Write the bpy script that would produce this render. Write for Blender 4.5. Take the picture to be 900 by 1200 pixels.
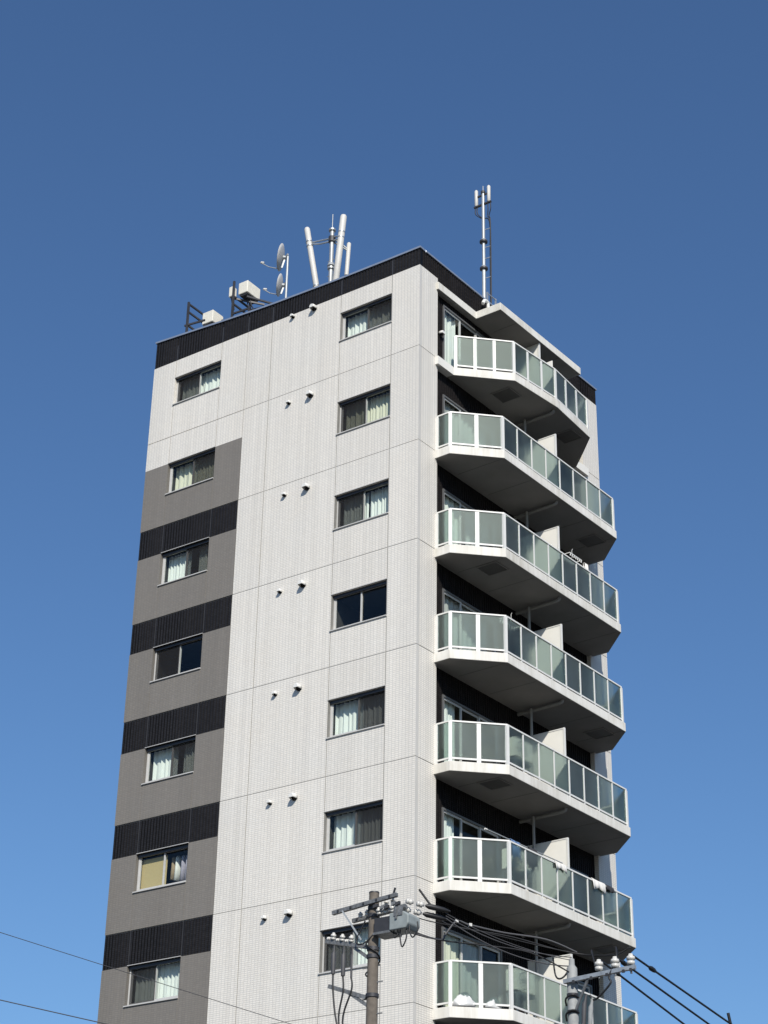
import bpy, bmesh, math, random
from mathutils import Vector, Matrix

for o in list(bpy.data.objects):
    bpy.data.objects.remove(o)
random.seed(7)
scene = bpy.context.scene
COL = scene.collection
Z0 = 29.2                      # height of the top floor's slab joint above the street
BETA = 0.0382                  # the balcony side is 2 degrees off square
CB, SB_ = math.cos(BETA), math.sin(BETA)

# ------------------------------------------------------------------ camera
cam_d = bpy.data.cameras.new('camera')
cam = bpy.data.objects.new('camera', cam_d)
COL.objects.link(cam)
pitch, head, roll = 0.49286, -0.62289, 0.01871
fw = Vector((math.sin(head) * math.cos(pitch), math.cos(head) * math.cos(pitch), math.sin(pitch)))
rt = Vector((math.cos(head), -math.sin(head), 0))
up = rt.cross(fw)
r2 = math.cos(roll) * rt + math.sin(roll) * up
u2 = -math.sin(roll) * rt + math.cos(roll) * up
M = Matrix(((r2.x, u2.x, -fw.x, 23.789), (r2.y, u2.y, -fw.y, -34.5815), (r2.z, u2.z, -fw.z, -27.6046 + Z0), (0, 0, 0, 1)))
cam.matrix_world = M
cam_d.sensor_fit = 'VERTICAL'
cam_d.sensor_height = 36.0
cam_d.sensor_width = 27.0
cam_d.lens = 36.0 * 2207.3 / 1200.0
cam_d.clip_start = 0.1
cam_d.clip_end = 5000
scene.camera = cam

# ------------------------------------------------------------------ sky, sun, exposure
to_sun = Vector((1.0 * CB - 1.0 * SB_, -1.0 * CB - 1.0 * SB_, 1.10)).normalized()
elev = math.asin(to_sun.z)
azim = math.atan2(to_sun.x, to_sun.y)
world = bpy.data.worlds.new('World')
scene.world = world
world.use_nodes = True
wn = world.node_tree
bg = wn.nodes['Background']
sky = wn.nodes.new('ShaderNodeTexSky')
sky.sky_type = 'NISHITA'
sky.sun_disc = False
sky.sun_elevation = elev
sky.sun_rotation = azim
sky.altitude = 0
sky.air_density = 1.25
sky.dust_density = 0.5
sky.ozone_density = 10.0
wn.links.new(sky.outputs[0], bg.inputs[0])
bg.inputs[1].default_value = 0.112
sun_d = bpy.data.lights.new('sun', 'SUN')
sun_d.energy = 5.0
sun_d.angle = math.radians(0.53)
sun_d.color = (1.0, 0.945, 0.85)
sun = bpy.data.objects.new('sun', sun_d)
COL.objects.link(sun)
sun.rotation_euler = (-to_sun).to_track_quat('-Z', 'Y').to_euler()
sun.location = (30, -30, 60)
vs = scene.view_settings
vs.view_transform = 'Standard'
vs.look = 'None'
vs.exposure = 0.0
vs.gamma = 1.0
vs.use_curve_mapping = False

# ------------------------------------------------------------------ materials
MATS = {}
def nmat(name):
    m = bpy.data.materials.new(name); m.use_nodes = True
    MATS[name] = m
    nt = m.node_tree
    return m, nt, nt.nodes['Principled BSDF']
def N(nt, typ, **kw):
    n = nt.nodes.new(typ)
    for k, v in kw.items(): setattr(n, k, v)
    return n
def simple(name, col, rough=0.6, metal=0.0, var=0.12, scale=6.0, bump=0.0, spec=0.5):
    m, nt, b = nmat(name)
    tc = N(nt, 'ShaderNodeNewGeometry')
    nz = N(nt, 'ShaderNodeTexNoise'); nz.inputs['Scale'].default_value = scale; nz.inputs['Detail'].default_value = 6
    nt.links.new(tc.outputs['Position'], nz.inputs['Vector'])
    mr = N(nt, 'ShaderNodeMapRange')
    mr.inputs[1].default_value = 0.25; mr.inputs[2].default_value = 0.75
    mr.inputs[3].default_value = 1 - var; mr.inputs[4].default_value = 1 + var
    nt.links.new(nz.outputs[0], mr.inputs[0])
    mx = N(nt, 'ShaderNodeMix', data_type='RGBA', blend_type='MULTIPLY')
    mx.inputs[0].default_value = 1
    mx.inputs[6].default_value = (*col, 1)
    nt.links.new(mr.outputs[0], mx.inputs[7])
    nt.links.new(mx.outputs[2], b.inputs['Base Color'])
    b.inputs['Roughness'].default_value = rough
    b.inputs['Metallic'].default_value = metal
    b.inputs['Specular IOR Level'].default_value = spec
    if bump:
        bp = N(nt, 'ShaderNodeBump'); bp.inputs['Strength'].default_value = bump; bp.inputs['Distance'].default_value = 0.01
        nt.links.new(nz.outputs[0], bp.inputs['Height']); nt.links.new(bp.outputs[0], b.inputs['Normal'])
    return m

def tile(name, col, grout, axis, pw=0.10, ph=0.05, mw=0.007, var=0.05, rough=0.45, stain=0.10, bump=0.35, coltone=0.03, spec=0.35):
    """small stacked facade tiles: pitch pw x ph, on world position; axis 'x' or 'y' runs along the wall"""
    m, nt, b = nmat(name)
    L = nt.links.new
    g = N(nt, 'ShaderNodeNewGeometry')
    sp = N(nt, 'ShaderNodeSeparateXYZ'); L(g.outputs['Position'], sp.inputs[0])
    cb = N(nt, 'ShaderNodeCombineXYZ')
    L(sp.outputs['X' if axis == 'x' else 'Y'], cb.inputs[0]); L(sp.outputs['Z'], cb.inputs[1])
    br = N(nt, 'ShaderNodeTexBrick')
    br.offset = 0.0; br.squash = 1.0
    br.inputs['Color1'].default_value = (1 - var, 1 - var, 1 - var, 1)
    br.inputs['Color2'].default_value = (1 + var, 1 + var, 1 + var, 1)
    br.inputs['Mortar'].default_value = (0, 0, 0, 1)
    br.inputs['Scale'].default_value = 1.0
    br.inputs['Mortar Size'].default_value = mw
    br.inputs['Mortar Smooth'].default_value = 0.2
    br.inputs['Bias'].default_value = 0.0
    br.inputs['Brick Width'].default_value = pw
    br.inputs['Row Height'].default_value = ph
    L(cb.outputs[0], br.inputs['Vector'])
    # tile columns laid with a slight shade difference
    cs = N(nt, 'ShaderNodeMath', operation='MULTIPLY'); cs.inputs[1].default_value = 1.0 / pw
    L(sp.outputs['X' if axis == 'x' else 'Y'], cs.inputs[0])
    fl = N(nt, 'ShaderNodeMath', operation='FLOOR'); L(cs.outputs[0], fl.inputs[0])
    wnz = N(nt, 'ShaderNodeTexWhiteNoise', noise_dimensions='1D'); L(fl.outputs[0], wnz.inputs['W'])
    mrc = N(nt, 'ShaderNodeMapRange'); mrc.inputs[3].default_value = 1 - coltone; mrc.inputs[4].default_value = 1 + coltone
    L(wnz.outputs[0], mrc.inputs[0])
    # weather streaks
    mp = N(nt, 'ShaderNodeMapping'); mp.inputs['Scale'].default_value = (2.2, 2.2, 0.18)
    L(g.outputs['Position'], mp.inputs['Vector'])
    nz = N(nt, 'ShaderNodeTexNoise'); nz.inputs['Scale'].default_value = 1.0; nz.inputs['Detail'].default_value = 7; nz.inputs['Roughness'].default_value = 0.6
    L(mp.outputs[0], nz.inputs['Vector'])
    mr = N(nt, 'ShaderNodeMapRange'); mr.inputs[1].default_value = 0.3; mr.inputs[2].default_value = 0.7
    mr.inputs[3].default_value = 1 - stain; mr.inputs[4].default_value = 1 + stain * 0.3
    L(nz.outputs[0], mr.inputs[0])
    nz2 = N(nt, 'ShaderNodeTexNoise'); nz2.inputs['Scale'].default_value = 0.9; nz2.inputs['Detail'].default_value = 3
    L(g.outputs['Position'], nz2.inputs['Vector'])
    tint = N(nt, 'ShaderNodeMix', data_type='RGBA')
    tint.inputs[6].default_value = (*col, 1)
    tint.inputs[7].default_value = (col[0] * 1.03, col[1] * 0.99, col[2] * 0.94, 1)
    L(nz2.outputs[0], tint.inputs[0])
    oi = N(nt, 'ShaderNodeObjectInfo')
    mro = N(nt, 'ShaderNodeMapRange'); mro.inputs[3].default_value = 0.975; mro.inputs[4].default_value = 1.015
    L(oi.outputs['Random'], mro.inputs[0])
    mm = N(nt, 'ShaderNodeMath', operation='MULTIPLY'); L(mr.outputs[0], mm.inputs[0]); L(mro.outputs[0], mm.inputs[1])
    mm2 = N(nt, 'ShaderNodeMath', operation='MULTIPLY'); L(mm.outputs[0], mm2.inputs[0]); L(mrc.outputs[0], mm2.inputs[1])
    a = N(nt, 'ShaderNodeMix', data_type='RGBA', blend_type='MULTIPLY'); a.inputs[0].default_value = 1
    L(tint.outputs[2], a.inputs[6]); L(br.outputs['Color'], a.inputs[7])
    c = N(nt, 'ShaderNodeMix', data_type='RGBA')
    L(br.outputs['Fac'], c.inputs[0]); L(a.outputs[2], c.inputs[6]); c.inputs[7].default_value = (*grout, 1)
    d = N(nt, 'ShaderNodeMix', data_type='RGBA', blend_type='MULTIPLY'); d.inputs[0].default_value = 1
    L(c.outputs[2], d.inputs[6]); L(mm2.outputs[0], d.inputs[7])
    L(d.outputs[2], b.inputs['Base Color'])
    inv = N(nt, 'ShaderNodeMath', operation='SUBTRACT'); inv.inputs[0].default_value = 1; L(br.outputs['Fac'], inv.inputs[1])
    bp = N(nt, 'ShaderNodeBump'); bp.inputs['Strength'].default_value = bump; bp.inputs['Distance'].default_value = 0.004
    L(inv.outputs[0], bp.inputs['Height']); L(bp.outputs[0], b.inputs['Normal'])
    b.inputs['Roughness'].default_value = rough
    b.inputs['Specular IOR Level'].default_value = spec
    return m

WHITE = (0.735, 0.715, 0.668)
tile('white_tile_gable', WHITE, (0.55, 0.535, 0.505), 'x', coltone=0.03, var=0.035, stain=0.06)
tile('white_tile_side', WHITE, (0.52, 0.505, 0.475), 'y', var=0.035, stain=0.06)
tile('grey_tile', (0.208, 0.194, 0.175), (0.176, 0.164, 0.148), 'x', stain=0.08, coltone=0.02)
tile('black_tile_gable', (0.021, 0.020, 0.022), (0.003, 0.003, 0.0035), 'x', ph=0.05, stain=0.15, var=0.2, rough=0.55, spec=0.22)
tile('black_tile_side', (0.024, 0.022, 0.023), (0.004, 0.004, 0.0045), 'y', ph=0.05, stain=0.15, var=0.2, rough=0.6, spec=0.06)
simple('sealant_light', (0.34, 0.33, 0.31), 0.8)
simple('sealant_mid', (0.21, 0.205, 0.19), 0.8)
simple('sealant_grey', (0.20, 0.185, 0.165), 0.8)
simple('concrete_core', (0.25, 0.25, 0.24), 0.9)
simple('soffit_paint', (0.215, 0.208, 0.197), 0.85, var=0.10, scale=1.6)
simple('hatch_metal', (0.07, 0.069, 0.066), 0.6, 0.0)
simple('white_paint', (0.74, 0.725, 0.68), 0.55, var=0.05, scale=2.5, bump=0.05)
def streaked(name, col, rough):
    m, nt, b = nmat(name); L = nt.links.new
    g = N(nt, 'ShaderNodeNewGeometry')
    mp = N(nt, 'ShaderNodeMapping'); mp.inputs['Scale'].default_value = (9, 9, 0.9); L(g.outputs['Position'], mp.inputs['Vector'])
    n1 = N(nt, 'ShaderNodeTexNoise'); n1.inputs['Scale'].default_value = 1; n1.inputs['Detail'].default_value = 8; n1.inputs['Roughness'].default_value = 0.65; L(mp.outputs[0], n1.inputs['Vector'])
    n2 = N(nt, 'ShaderNodeTexNoise'); n2.inputs['Scale'].default_value = 1.1; n2.inputs['Detail'].default_value = 4; L(g.outputs['Position'], n2.inputs['Vector'])
    ml = N(nt, 'ShaderNodeMath', operation='MULTIPLY'); L(n1.outputs[0], ml.inputs[0]); L(n2.outputs[0], ml.inputs[1])
    cr = N(nt, 'ShaderNodeValToRGB')
    cr.color_ramp.elements[0].position = 0.15; cr.color_ramp.elements[0].color = (col[0], col[1], col[2], 1)
    cr.color_ramp.elements[1].position = 0.46; cr.color_ramp.elements[1].color = (col[0] * 0.70, col[1] * 0.68, col[2] * 0.63, 1)
    L(ml.outputs[0], cr.inputs[0]); L(cr.outputs[0], b.inputs['Base Color'])
    b.inputs['Roughness'].default_value = rough; b.inputs['Specular IOR Level'].default_value = 0.3
    bp = N(nt, 'ShaderNodeBump'); bp.inputs['Strength'].default_value = 0.08; L(n1.outputs[0], bp.inputs['Height']); L(bp.outputs[0], b.inputs['Normal'])
streaked('fascia_paint', (0.74, 0.725, 0.68), 0.65)
simple('white_aluminium', (0.70, 0.695, 0.665), 0.38, 0.0, var=0.03)
simple('silver_aluminium', (0.50, 0.495, 0.48), 0.5, 0.0, var=0.05)
simple('grey_aluminium', (0.16, 0.16, 0.16), 0.45, 0.3, var=0.05)
simple('head_shade_aluminium', (0.05, 0.05, 0.055), 0.4, 0.5, var=0.05)
simple('coping_metal', (0.50, 0.53, 0.57), 0.35, 0.7, var=0.08)
simple('balcony_floor', (0.16, 0.155, 0.15), 0.8)
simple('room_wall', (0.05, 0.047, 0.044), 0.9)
simple('roof_membrane', (0.28, 0.28, 0.27), 0.9)
simple('galvanised_steel', (0.42, 0.44, 0.45), 0.45, 0.6, var=0.2, scale=14)
simple('dark_steel', (0.055, 0.055, 0.06), 0.55, 0.4, var=0.2)
simple('mast_paint', (0.36, 0.38, 0.39), 0.4, 0.2, var=0.08)
simple('antenna_white', (0.56, 0.545, 0.51), 0.5, var=0.06)
simple('box_cream', (0.72, 0.69, 0.60), 0.5, var=0.08, scale=9)
simple('dish_grey', (0.42, 0.42, 0.42), 0.45, var=0.05)
simple('weathered_steel', (0.17, 0.175, 0.18), 0.55, 0.3, var=0.45, scale=18)
simple('pole_concrete', (0.135, 0.115, 0.095), 0.9, var=0.25, scale=10, bump=0.4)
simple('pole_grey', (0.26, 0.27, 0.27), 0.7, var=0.18, scale=8)
simple('switch_box_grey', (0.25, 0.28, 0.28), 0.55, var=0.15, scale=7)
simple('porcelain', (0.55, 0.54, 0.51), 0.25, var=0.15, scale=30)
simple('cable_black', (0.012, 0.012, 0.013), 0.5, var=0.1)
simple('cable_grey', (0.06, 0.06, 0.065), 0.6, var=0.1)
simple('board_cream', (0.80, 0.78, 0.72), 0.6, var=0.04, scale=3)
simple('pipe_grey', (0.24, 0.235, 0.22), 0.6, var=0.1)
simple('bag_plastic', (0.55, 0.55, 0.54), 0.4, var=0.12, scale=8)
simple('cloth_blue', (0.10, 0.17, 0.32), 0.9, var=0.35, scale=12)
simple('cloth_white', (0.72, 0.70, 0.66), 0.9, var=0.15, scale=12)
simple('cloth_dark', (0.03, 0.03, 0.035), 0.9, var=0.3, scale=12)
simple('cloth_tan', (0.30, 0.22, 0.14), 0.9, var=0.2, scale=12)
simple('cloth_lilac', (0.36, 0.33, 0.40), 0.9, var=0.2, scale=12)
simple('asphalt', (0.05, 0.05, 0.052), 0.9, var=0.25, scale=3, bump=0.3)
simple('paving', (0.06, 0.056, 0.052), 0.9, var=0.15, scale=2)
simple('road_paint', (0.75, 0.75, 0.72), 0.7)

def schlick(nt, f0=0.04, k=1.0):
    lw = N(nt, 'ShaderNodeLayerWeight'); lw.inputs[0].default_value = 0.5
    pw = N(nt, 'ShaderNodeMath', operation='POWER'); pw.inputs[1].default_value = 5.0; nt.links.new(lw.outputs['Facing'], pw.inputs[0])
    ma = N(nt, 'ShaderNodeMath', operation='MULTIPLY_ADD'); ma.inputs[1].default_value = (1 - f0) * k; ma.inputs[2].default_value = f0 * k
    nt.links.new(pw.outputs[0], ma.inputs[0])
    return ma
def shader_glass(name, tint, refl=1.0):
    m, nt, b = nmat(name); nt.nodes.remove(b)
    L = nt.links.new
    out = nt.nodes['Material Output']
    tr = N(nt, 'ShaderNodeBsdfTransparent'); tr.inputs[0].default_value = (*tint, 1)
    gl = N(nt, 'ShaderNodeBsdfGlossy'); gl.inputs['Roughness'].default_value = 0.015
    ml = schlick(nt, 0.045, refl)
    mx = N(nt, 'ShaderNodeMixShader'); L(ml.outputs[0], mx.inputs[0]); L(tr.outputs[0], mx.inputs[1]); L(gl.outputs[0], mx.inputs[2])
    L(mx.outputs[0], out.inputs[0])
    return m
shader_glass('window_glass', (0.94, 0.965, 0.955), 0.6)

def shader_frost(name):
    m, nt, b = nmat(name); nt.nodes.remove(b)
    L = nt.links.new
    out = nt.nodes['Material Output']
    g = N(nt, 'ShaderNodeNewGeometry')
    nz = N(nt, 'ShaderNodeTexNoise'); nz.inputs['Scale'].default_value = 1.3; nz.inputs['Detail'].default_value = 4
    L(g.outputs['Position'], nz.inputs['Vector'])
    mr = N(nt, 'ShaderNodeMapRange'); mr.inputs[1].default_value = 0.3; mr.inputs[2].default_value = 0.7
    mr.inputs[3].default_value = 0.88; mr.inputs[4].default_value = 1.1; L(nz.outputs[0], mr.inputs[0])
    mc = N(nt, 'ShaderNodeMix', data_type='RGBA', blend_type='MULTIPLY'); mc.inputs[0].default_value = 1
    mc.inputs[6].default_value = (0.43, 0.455, 0.44, 1); L(mr.outputs[0], mc.inputs[7])
    tr = N(nt, 'ShaderNodeBsdfTransparent'); tr.inputs[0].default_value = (0.67, 0.745, 0.715, 1)
    rf = N(nt, 'ShaderNodeBsdfRefraction'); rf.inputs['Color'].default_value = (0.70, 0.78, 0.745, 1)
    rf.inputs['Roughness'].default_value = 0.30; rf.inputs['IOR'].default_value = 1.03
    df = N(nt, 'ShaderNodeBsdfDiffuse'); L(mc.outputs[2], df.inputs[0])
    tl = N(nt, 'ShaderNodeBsdfTranslucent'); L(mc.outputs[2], tl.inputs[0])
    gl = N(nt, 'ShaderNodeBsdfGlossy'); gl.inputs['Roughness'].default_value = 0.40
    m1 = N(nt, 'ShaderNodeMixShader'); m1.inputs[0].default_value = 0.60; L(tr.outputs[0], m1.inputs[1]); L(rf.outputs[0], m1.inputs[2])
    m2 = N(nt, 'ShaderNodeMixShader'); m2.inputs[0].default_value = 0.5; L(df.outputs[0], m2.inputs[1]); L(tl.outputs[0], m2.inputs[2])
    m3 = N(nt, 'ShaderNodeMixShader'); m3.inputs[0].default_value = 0.13; L(m1.outputs[0], m3.inputs[1]); L(m2.outputs[0], m3.inputs[2])
    fr = schlick(nt, 0.042, 0.7)
    gl.inputs[0].default_value = (0.87, 1.0, 0.95, 1)
    m4 = N(nt, 'ShaderNodeMixShader'); L(fr.outputs[0], m4.inputs[0]); L(m3.outputs[0], m4.inputs[1]); L(gl.outputs[0], m4.inputs[2])
    # every pane was soiled a little differently
    oi = N(nt, 'ShaderNodeObjectInfo')
    nz3 = N(nt, 'ShaderNodeTexNoise'); nz3.inputs['Scale'].default_value = 2.2; nz3.inputs['Detail'].default_value = 5
    mpp = N(nt, 'ShaderNodeMapping'); mpp.inputs['Scale'].default_value = (1, 1, 0.6); L(g.outputs['Position'], mpp.inputs['Vector']); L(mpp.outputs[0], nz3.inputs['Vector'])
    sm_ = N(nt, 'ShaderNodeMath', operation='MULTIPLY_ADD'); sm_.inputs[1].default_value = 0.5; L(oi.outputs['Random'], sm_.inputs[0]); L(nz3.outputs[0], sm_.inputs[2])
    rg = N(nt, 'ShaderNodeMapRange'); rg.inputs[1].default_value = 0.35; rg.inputs[2].default_value = 1.1; rg.inputs[3].default_value = 0.04; rg.inputs[4].default_value = 0.20
    L(sm_.outputs[0], rg.inputs[0]); L(rg.outputs[0], m3.inputs[0])
    rr = N(nt, 'ShaderNodeMapRange'); rr.inputs[1].default_value = 0.35; rr.inputs[2].default_value = 1.1; rr.inputs[3].default_value = 0.34; rr.inputs[4].default_value = 0.46
    L(sm_.outputs[0], rr.inputs[0]); L(rr.outputs[0], gl.inputs['Roughness'])
    L(m4.outputs[0], out.inputs[0])
shader_frost('frosted_glass')

def shader_curtain(name, col, tl_fac=0.3):
    m, nt, b = nmat(name); nt.nodes.remove(b)
    L = nt.links.new
    out = nt.nodes['Material Output']
    df = N(nt, 'ShaderNodeBsdfDiffuse'); df.inputs[0].default_value = (*col, 1)
    tl = N(nt, 'ShaderNodeBsdfTranslucent'); tl.inputs[0].default_value = (*col, 1)
    mx = N(nt, 'ShaderNodeMixShader'); mx.inputs[0].default_value = tl_fac
    L(df.outputs[0], mx.inputs[1]); L(tl.outputs[0], mx.inputs[2]); L(mx.outputs[0], out.inputs[0])
shader_curtain('curtain_white', (0.86, 0.88, 0.84), 0.15)
shader_curtain('curtain_cream', (0.78, 0.76, 0.62), 0.15)
shader_curtain('curtain_grey', (0.55, 0.55, 0.54), 0.15)
shader_curtain('blind_tan', (0.60, 0.47, 0.25), 0.1)

def shader_screen(name):
    m, nt, b = nmat(name); nt.nodes.remove(b)
    L = nt.links.new
    out = nt.nodes['Material Output']
    tr = N(nt, 'ShaderNodeBsdfTransparent')
    df = N(nt, 'ShaderNodeBsdfDiffuse'); df.inputs[0].default_value = (0.03, 0.03, 0.032, 1)
    mx = N(nt, 'ShaderNodeMixShader'); mx.inputs[0].default_value = 0.40
    L(tr.outputs[0], mx.inputs[1]); L(df.outputs[0], mx.inputs[2]); L(mx.outputs[0], out.inputs[0])
shader_screen('insect_mesh')

# ------------------------------------------------------------------ mesh helpers
def LB(p):      # balcony-side local (x outward, y along the wall) -> world
    x, y, z = p
    return (x * CB + y * SB_, y * CB - x * SB_, z)

class MB:
    def __init__(s): s.v = []; s.f = []; s.sm = []
    def add(s, vs, fs, smooth=False):
        b = len(s.v); s.v += [tuple(p) for p in vs]
        for f in fs: s.f.append(tuple(i + b for i in f)); s.sm.append(smooth)
        return s
    def box(s, x0, x1, y0, y1, z0, z1):
        return s.add([(x0, y0, z0), (x1, y0, z0), (x1, y1, z0), (x0, y1, z0), (x0, y0, z1), (x1, y0, z1), (x1, y1, z1), (x0, y1, z1)],
                     [(0, 3, 2, 1), (4, 5, 6, 7), (0, 1, 5, 4), (1, 2, 6, 5), (2, 3, 7, 6), (3, 0, 4, 7)])
    def obox(s, c, ax, ay, az, hx, hy, hz):
        c = Vector(c); ax = Vector(ax).normalized() * hx; ay = Vector(ay).normalized() * hy; az = Vector(az).normalized() * hz
        vs = [c + i * ax + j * ay + k * az for k in (-1, 1) for (i, j) in ((-1, -1), (1, -1), (1, 1), (-1, 1))]
        return s.add(vs, [(0, 3, 2, 1), (4, 5, 6, 7), (0, 1, 5, 4), (1, 2, 6, 5), (2, 3, 7, 6), (3, 0, 4, 7)])
    def bar(s, p, q, w, h, upv=(0, 0, 1)):
        p, q = Vector(p), Vector(q); d = q - p; a = d.normalized(); u = Vector(upv)
        if abs(a.dot(u)) > 0.98: u = Vector((0, 1, 0))
        sd = a.cross(u).normalized(); u = sd.cross(a)
        return s.obox((p + q) / 2, a, sd, u, d.length / 2, w / 2, h / 2)
    def prism(s, poly, z0, z1):
        n = len(poly)
        vs = [(x, y, z0) for x, y in poly] + [(x, y, z1) for x, y in poly]
        fs = [tuple(range(n - 1, -1, -1)), tuple(range(n, 2 * n))] + [(i, (i + 1) % n, n + (i + 1) % n, n + i) for i in range(n)]
        return s.add(vs, fs)
    def tube(s, path, r, n=8, caps=True):
        path = [Vector(p) for p in path]
        rs = r if isinstance(r, (list, tuple)) else [r] * len(path)
        t0 = (path[1] - path[0]).normalized()
        ref = Vector((0, 0, 1)) if abs(t0.z) < 0.9 else Vector((1, 0, 0))
        a = t0.cross(ref).normalized(); vs = []; m = len(path)
        for i, p in enumerate(path):
            t = ((path[min(i + 1, m - 1)] - path[max(i - 1, 0)])).normalized()
            a = (a - t * a.dot(t)).normalized(); b = t.cross(a)
            for k in range(n):
                an = 2 * math.pi * k / n
                vs.append(p + rs[i] * (math.cos(an) * a + math.sin(an) * b))
        fs = [(i * n + k, i * n + (k + 1) % n, (i + 1) * n + (k + 1) % n, (i + 1) * n + k) for i in range(m - 1) for k in range(n)]
        s.add(vs, fs, True)
        if caps: s.add(vs[:n], [tuple(range(n - 1, -1, -1))]); s.add(vs[-n:], [tuple(range(n))])
        return s
    def build(s, name, mat, parent=None, xf=None, loc=None):
        me = bpy.data.meshes.new(name)
        vs = [xf(p) for p in s.v] if xf else s.v
        me.from_pydata([tuple(p) for p in vs], [], s.f)
        me.polygons.foreach_set('use_smooth', s.sm)
        me.update()
        o = bpy.data.objects.new(name, me)
        me.materials.append(MATS[mat])
        COL.objects.link(o)
        if parent: o.parent = parent
        if loc: o.location = loc
        return o
def fixn(o):
    bm = bmesh.new(); bm.from_mesh(o.data); bmesh.ops.recalc_face_normals(bm, faces=bm.faces); bm.to_mesh(o.data); bm.free()
    return o
def tag(o, label=None, cat=None, group=None, kind=None):
    if label: o['label'] = label
    if cat: o['category'] = cat
    if group: o['group'] = group
    if kind: o['kind'] = kind
    return o
def empty(name, loc=(0, 0, 0), label=None, cat=None, group=None):
    o = bpy.data.objects.new(name, None); COL.objects.link(o); o.location = loc
    o.empty_display_size = 0.3
    return tag(o, label, cat, group)
def copy_tree(o, parent):
    c = o.copy(); COL.objects.link(c); c.parent = parent
    for ch in o.children: copy_tree(ch, c)
    return c
def catenary(p, q, sag, n=16):
    p, q = Vector(p), Vector(q)
    return [p.lerp(q, i / n) - Vector((0, 0, 4 * sag * (i / n) * (1 - i / n))) for i in range(n + 1)]
def smooth_path(pts, k=5):
    pts = [Vector(p) for p in pts]; out = []
    for i in range(len(pts) - 1):
        p0 = pts[max(i - 1, 0)]; p1 = pts[i]; p2 = pts[i + 1]; p3 = pts[min(i + 2, len(pts) - 1)]
        for j in range(k):
            t = j / k
            out.append(0.5 * ((2 * p1) + (p2 - p0) * t + (2 * p0 - 5 * p1 + 4 * p2 - p3) * t * t + (3 * p1 - p0 - 3 * p2 + p3) * t ** 3))
    out.append(pts[-1])
    return out

# ------------------------------------------------------------------ ground
g = MB(); g.add([(-600, -600, 0), (600, -600, 0), (600, 600, 0), (-600, 600, 0)], [(0, 1, 2, 3)])
tag(g.build('ground', 'paving'), kind='structure')
g = MB(); g.add([(3.6, -600, 0.004), (11, -600, 0.004), (11, 600, 0.004), (3.6, 600, 0.004)], [(0, 1, 2, 3)])
g.add([(-600, -14, 0.008), (3.6, -14, 0.008), (3.6, -7, 0.008), (-600, -7, 0.008)], [(0, 1, 2, 3)])
tag(g.build('road', 'asphalt'), kind='structure')
g = MB(); g.box(3.35, 3.6, -6.7, 60, 0, 0.13); g.box(-60, 3.35, -7.0, -6.75, 0, 0.13)
tag(g.build('kerb', 'paving'), kind='structure')
g = MB()
for i in range(-6, 12): g.add([(7.2, i * 8.0, 0.009), (7.35, i * 8.0, 0.009), (7.35, i * 8.0 + 4, 0.009), (7.2, i * 8.0 + 4, 0.009)], [(0, 1, 2, 3)])
tag(g.build('road_marking', 'road_paint'), kind='structure')

# ------------------------------------------------------------------ the apartment tower
XL, V1, V2, V3, V4, V5, V6 = -9.575, -8.70, -6.955, -5.99, -5.096, -2.655, -0.920
YP, YQ, YF = 0.825, 8.180, 9.070
JZ = [0.0, -2.902, -5.789, -8.686, -11.59, -14.50, -17.40, -20.30, -23.20, -26.10]      # slab joints, top floor first
ZD = 2.622
TH = 0.13            # facade panel thickness / window reveal
G = 0.011            # half a joint
BLD = empty('apartment_building', (0, 0, 0), 'tall white and grey tiled apartment tower with angled glass balconies', 'building')

def wp(name, mat, x0, x1, z0, z1, gl=G, gr=G, gb=G, gt=G):
    return MB().box(x0 + gl, x1 - gr, 0, TH, Z0 + z0 + gb, Z0 + z1 - gt).build(name, mat, BLD)

def ribbed(axis_len, z0, z1, depth0, depth1, pitch=0.10, groove=0.036, gd=0.02):
    """panel along +u from 0..axis_len; front at depth0 (v), back depth1; vertical grooves"""
    n = max(1, round(axis_len / pitch)); p = axis_len / n
    prof = []
    sgn = 1 if depth1 > depth0 else -1
    for i in range(n):
        a = i * p
        prof += [(a + groove / 2, depth0), (a + p - groove / 2, depth0), (a + p - groove / 2, depth0 + sgn * gd)]
        if i < n - 1: prof.append((a + p + groove / 2, depth0 + sgn * gd))
    prof = [(0, depth0 + sgn * gd), (groove / 2, depth0 + sgn * gd)] + prof + [(axis_len, depth0 + sgn * gd)]
    return prof, sgn
def ribbed_A(name, x0, x1, z0, z1, zt1=None, mat='black_tile_gable'):
    L = x1 - x0 - 2 * G
    prof, s = ribbed(L, z0, z1, 0.0, TH)
    m = MB(); k = len(prof)
    top = lambda u: Z0 + (z1 if zt1 is None else z1 + (zt1 - z1) * u / L)
    vs = [(x0 + G + u, d, Z0 + z0) for u, d in prof] + [(x0 + G + u, d, top(u)) for u, d in prof]
    fs = [(i, i + 1, k + i + 1, k + i) for i in range(k - 1)]
    b = len(vs)
    vs += [(x0 + G, TH, Z0 + z0), (x1 - G, TH, Z0 + z0), (x0 + G, TH, top(0)), (x1 - G, TH, top(L))]
    fs += [tuple([b] + [b + 1] + list(range(k - 1, -1, -1))), tuple([b + 3, b + 2] + list(range(k, 2 * k))), (0, k, b + 2, b), (k - 1, b + 1, b + 3, 2 * k - 1)]
    m.add(vs, fs)
    return fixn(m.build(name, mat, BLD))
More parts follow.
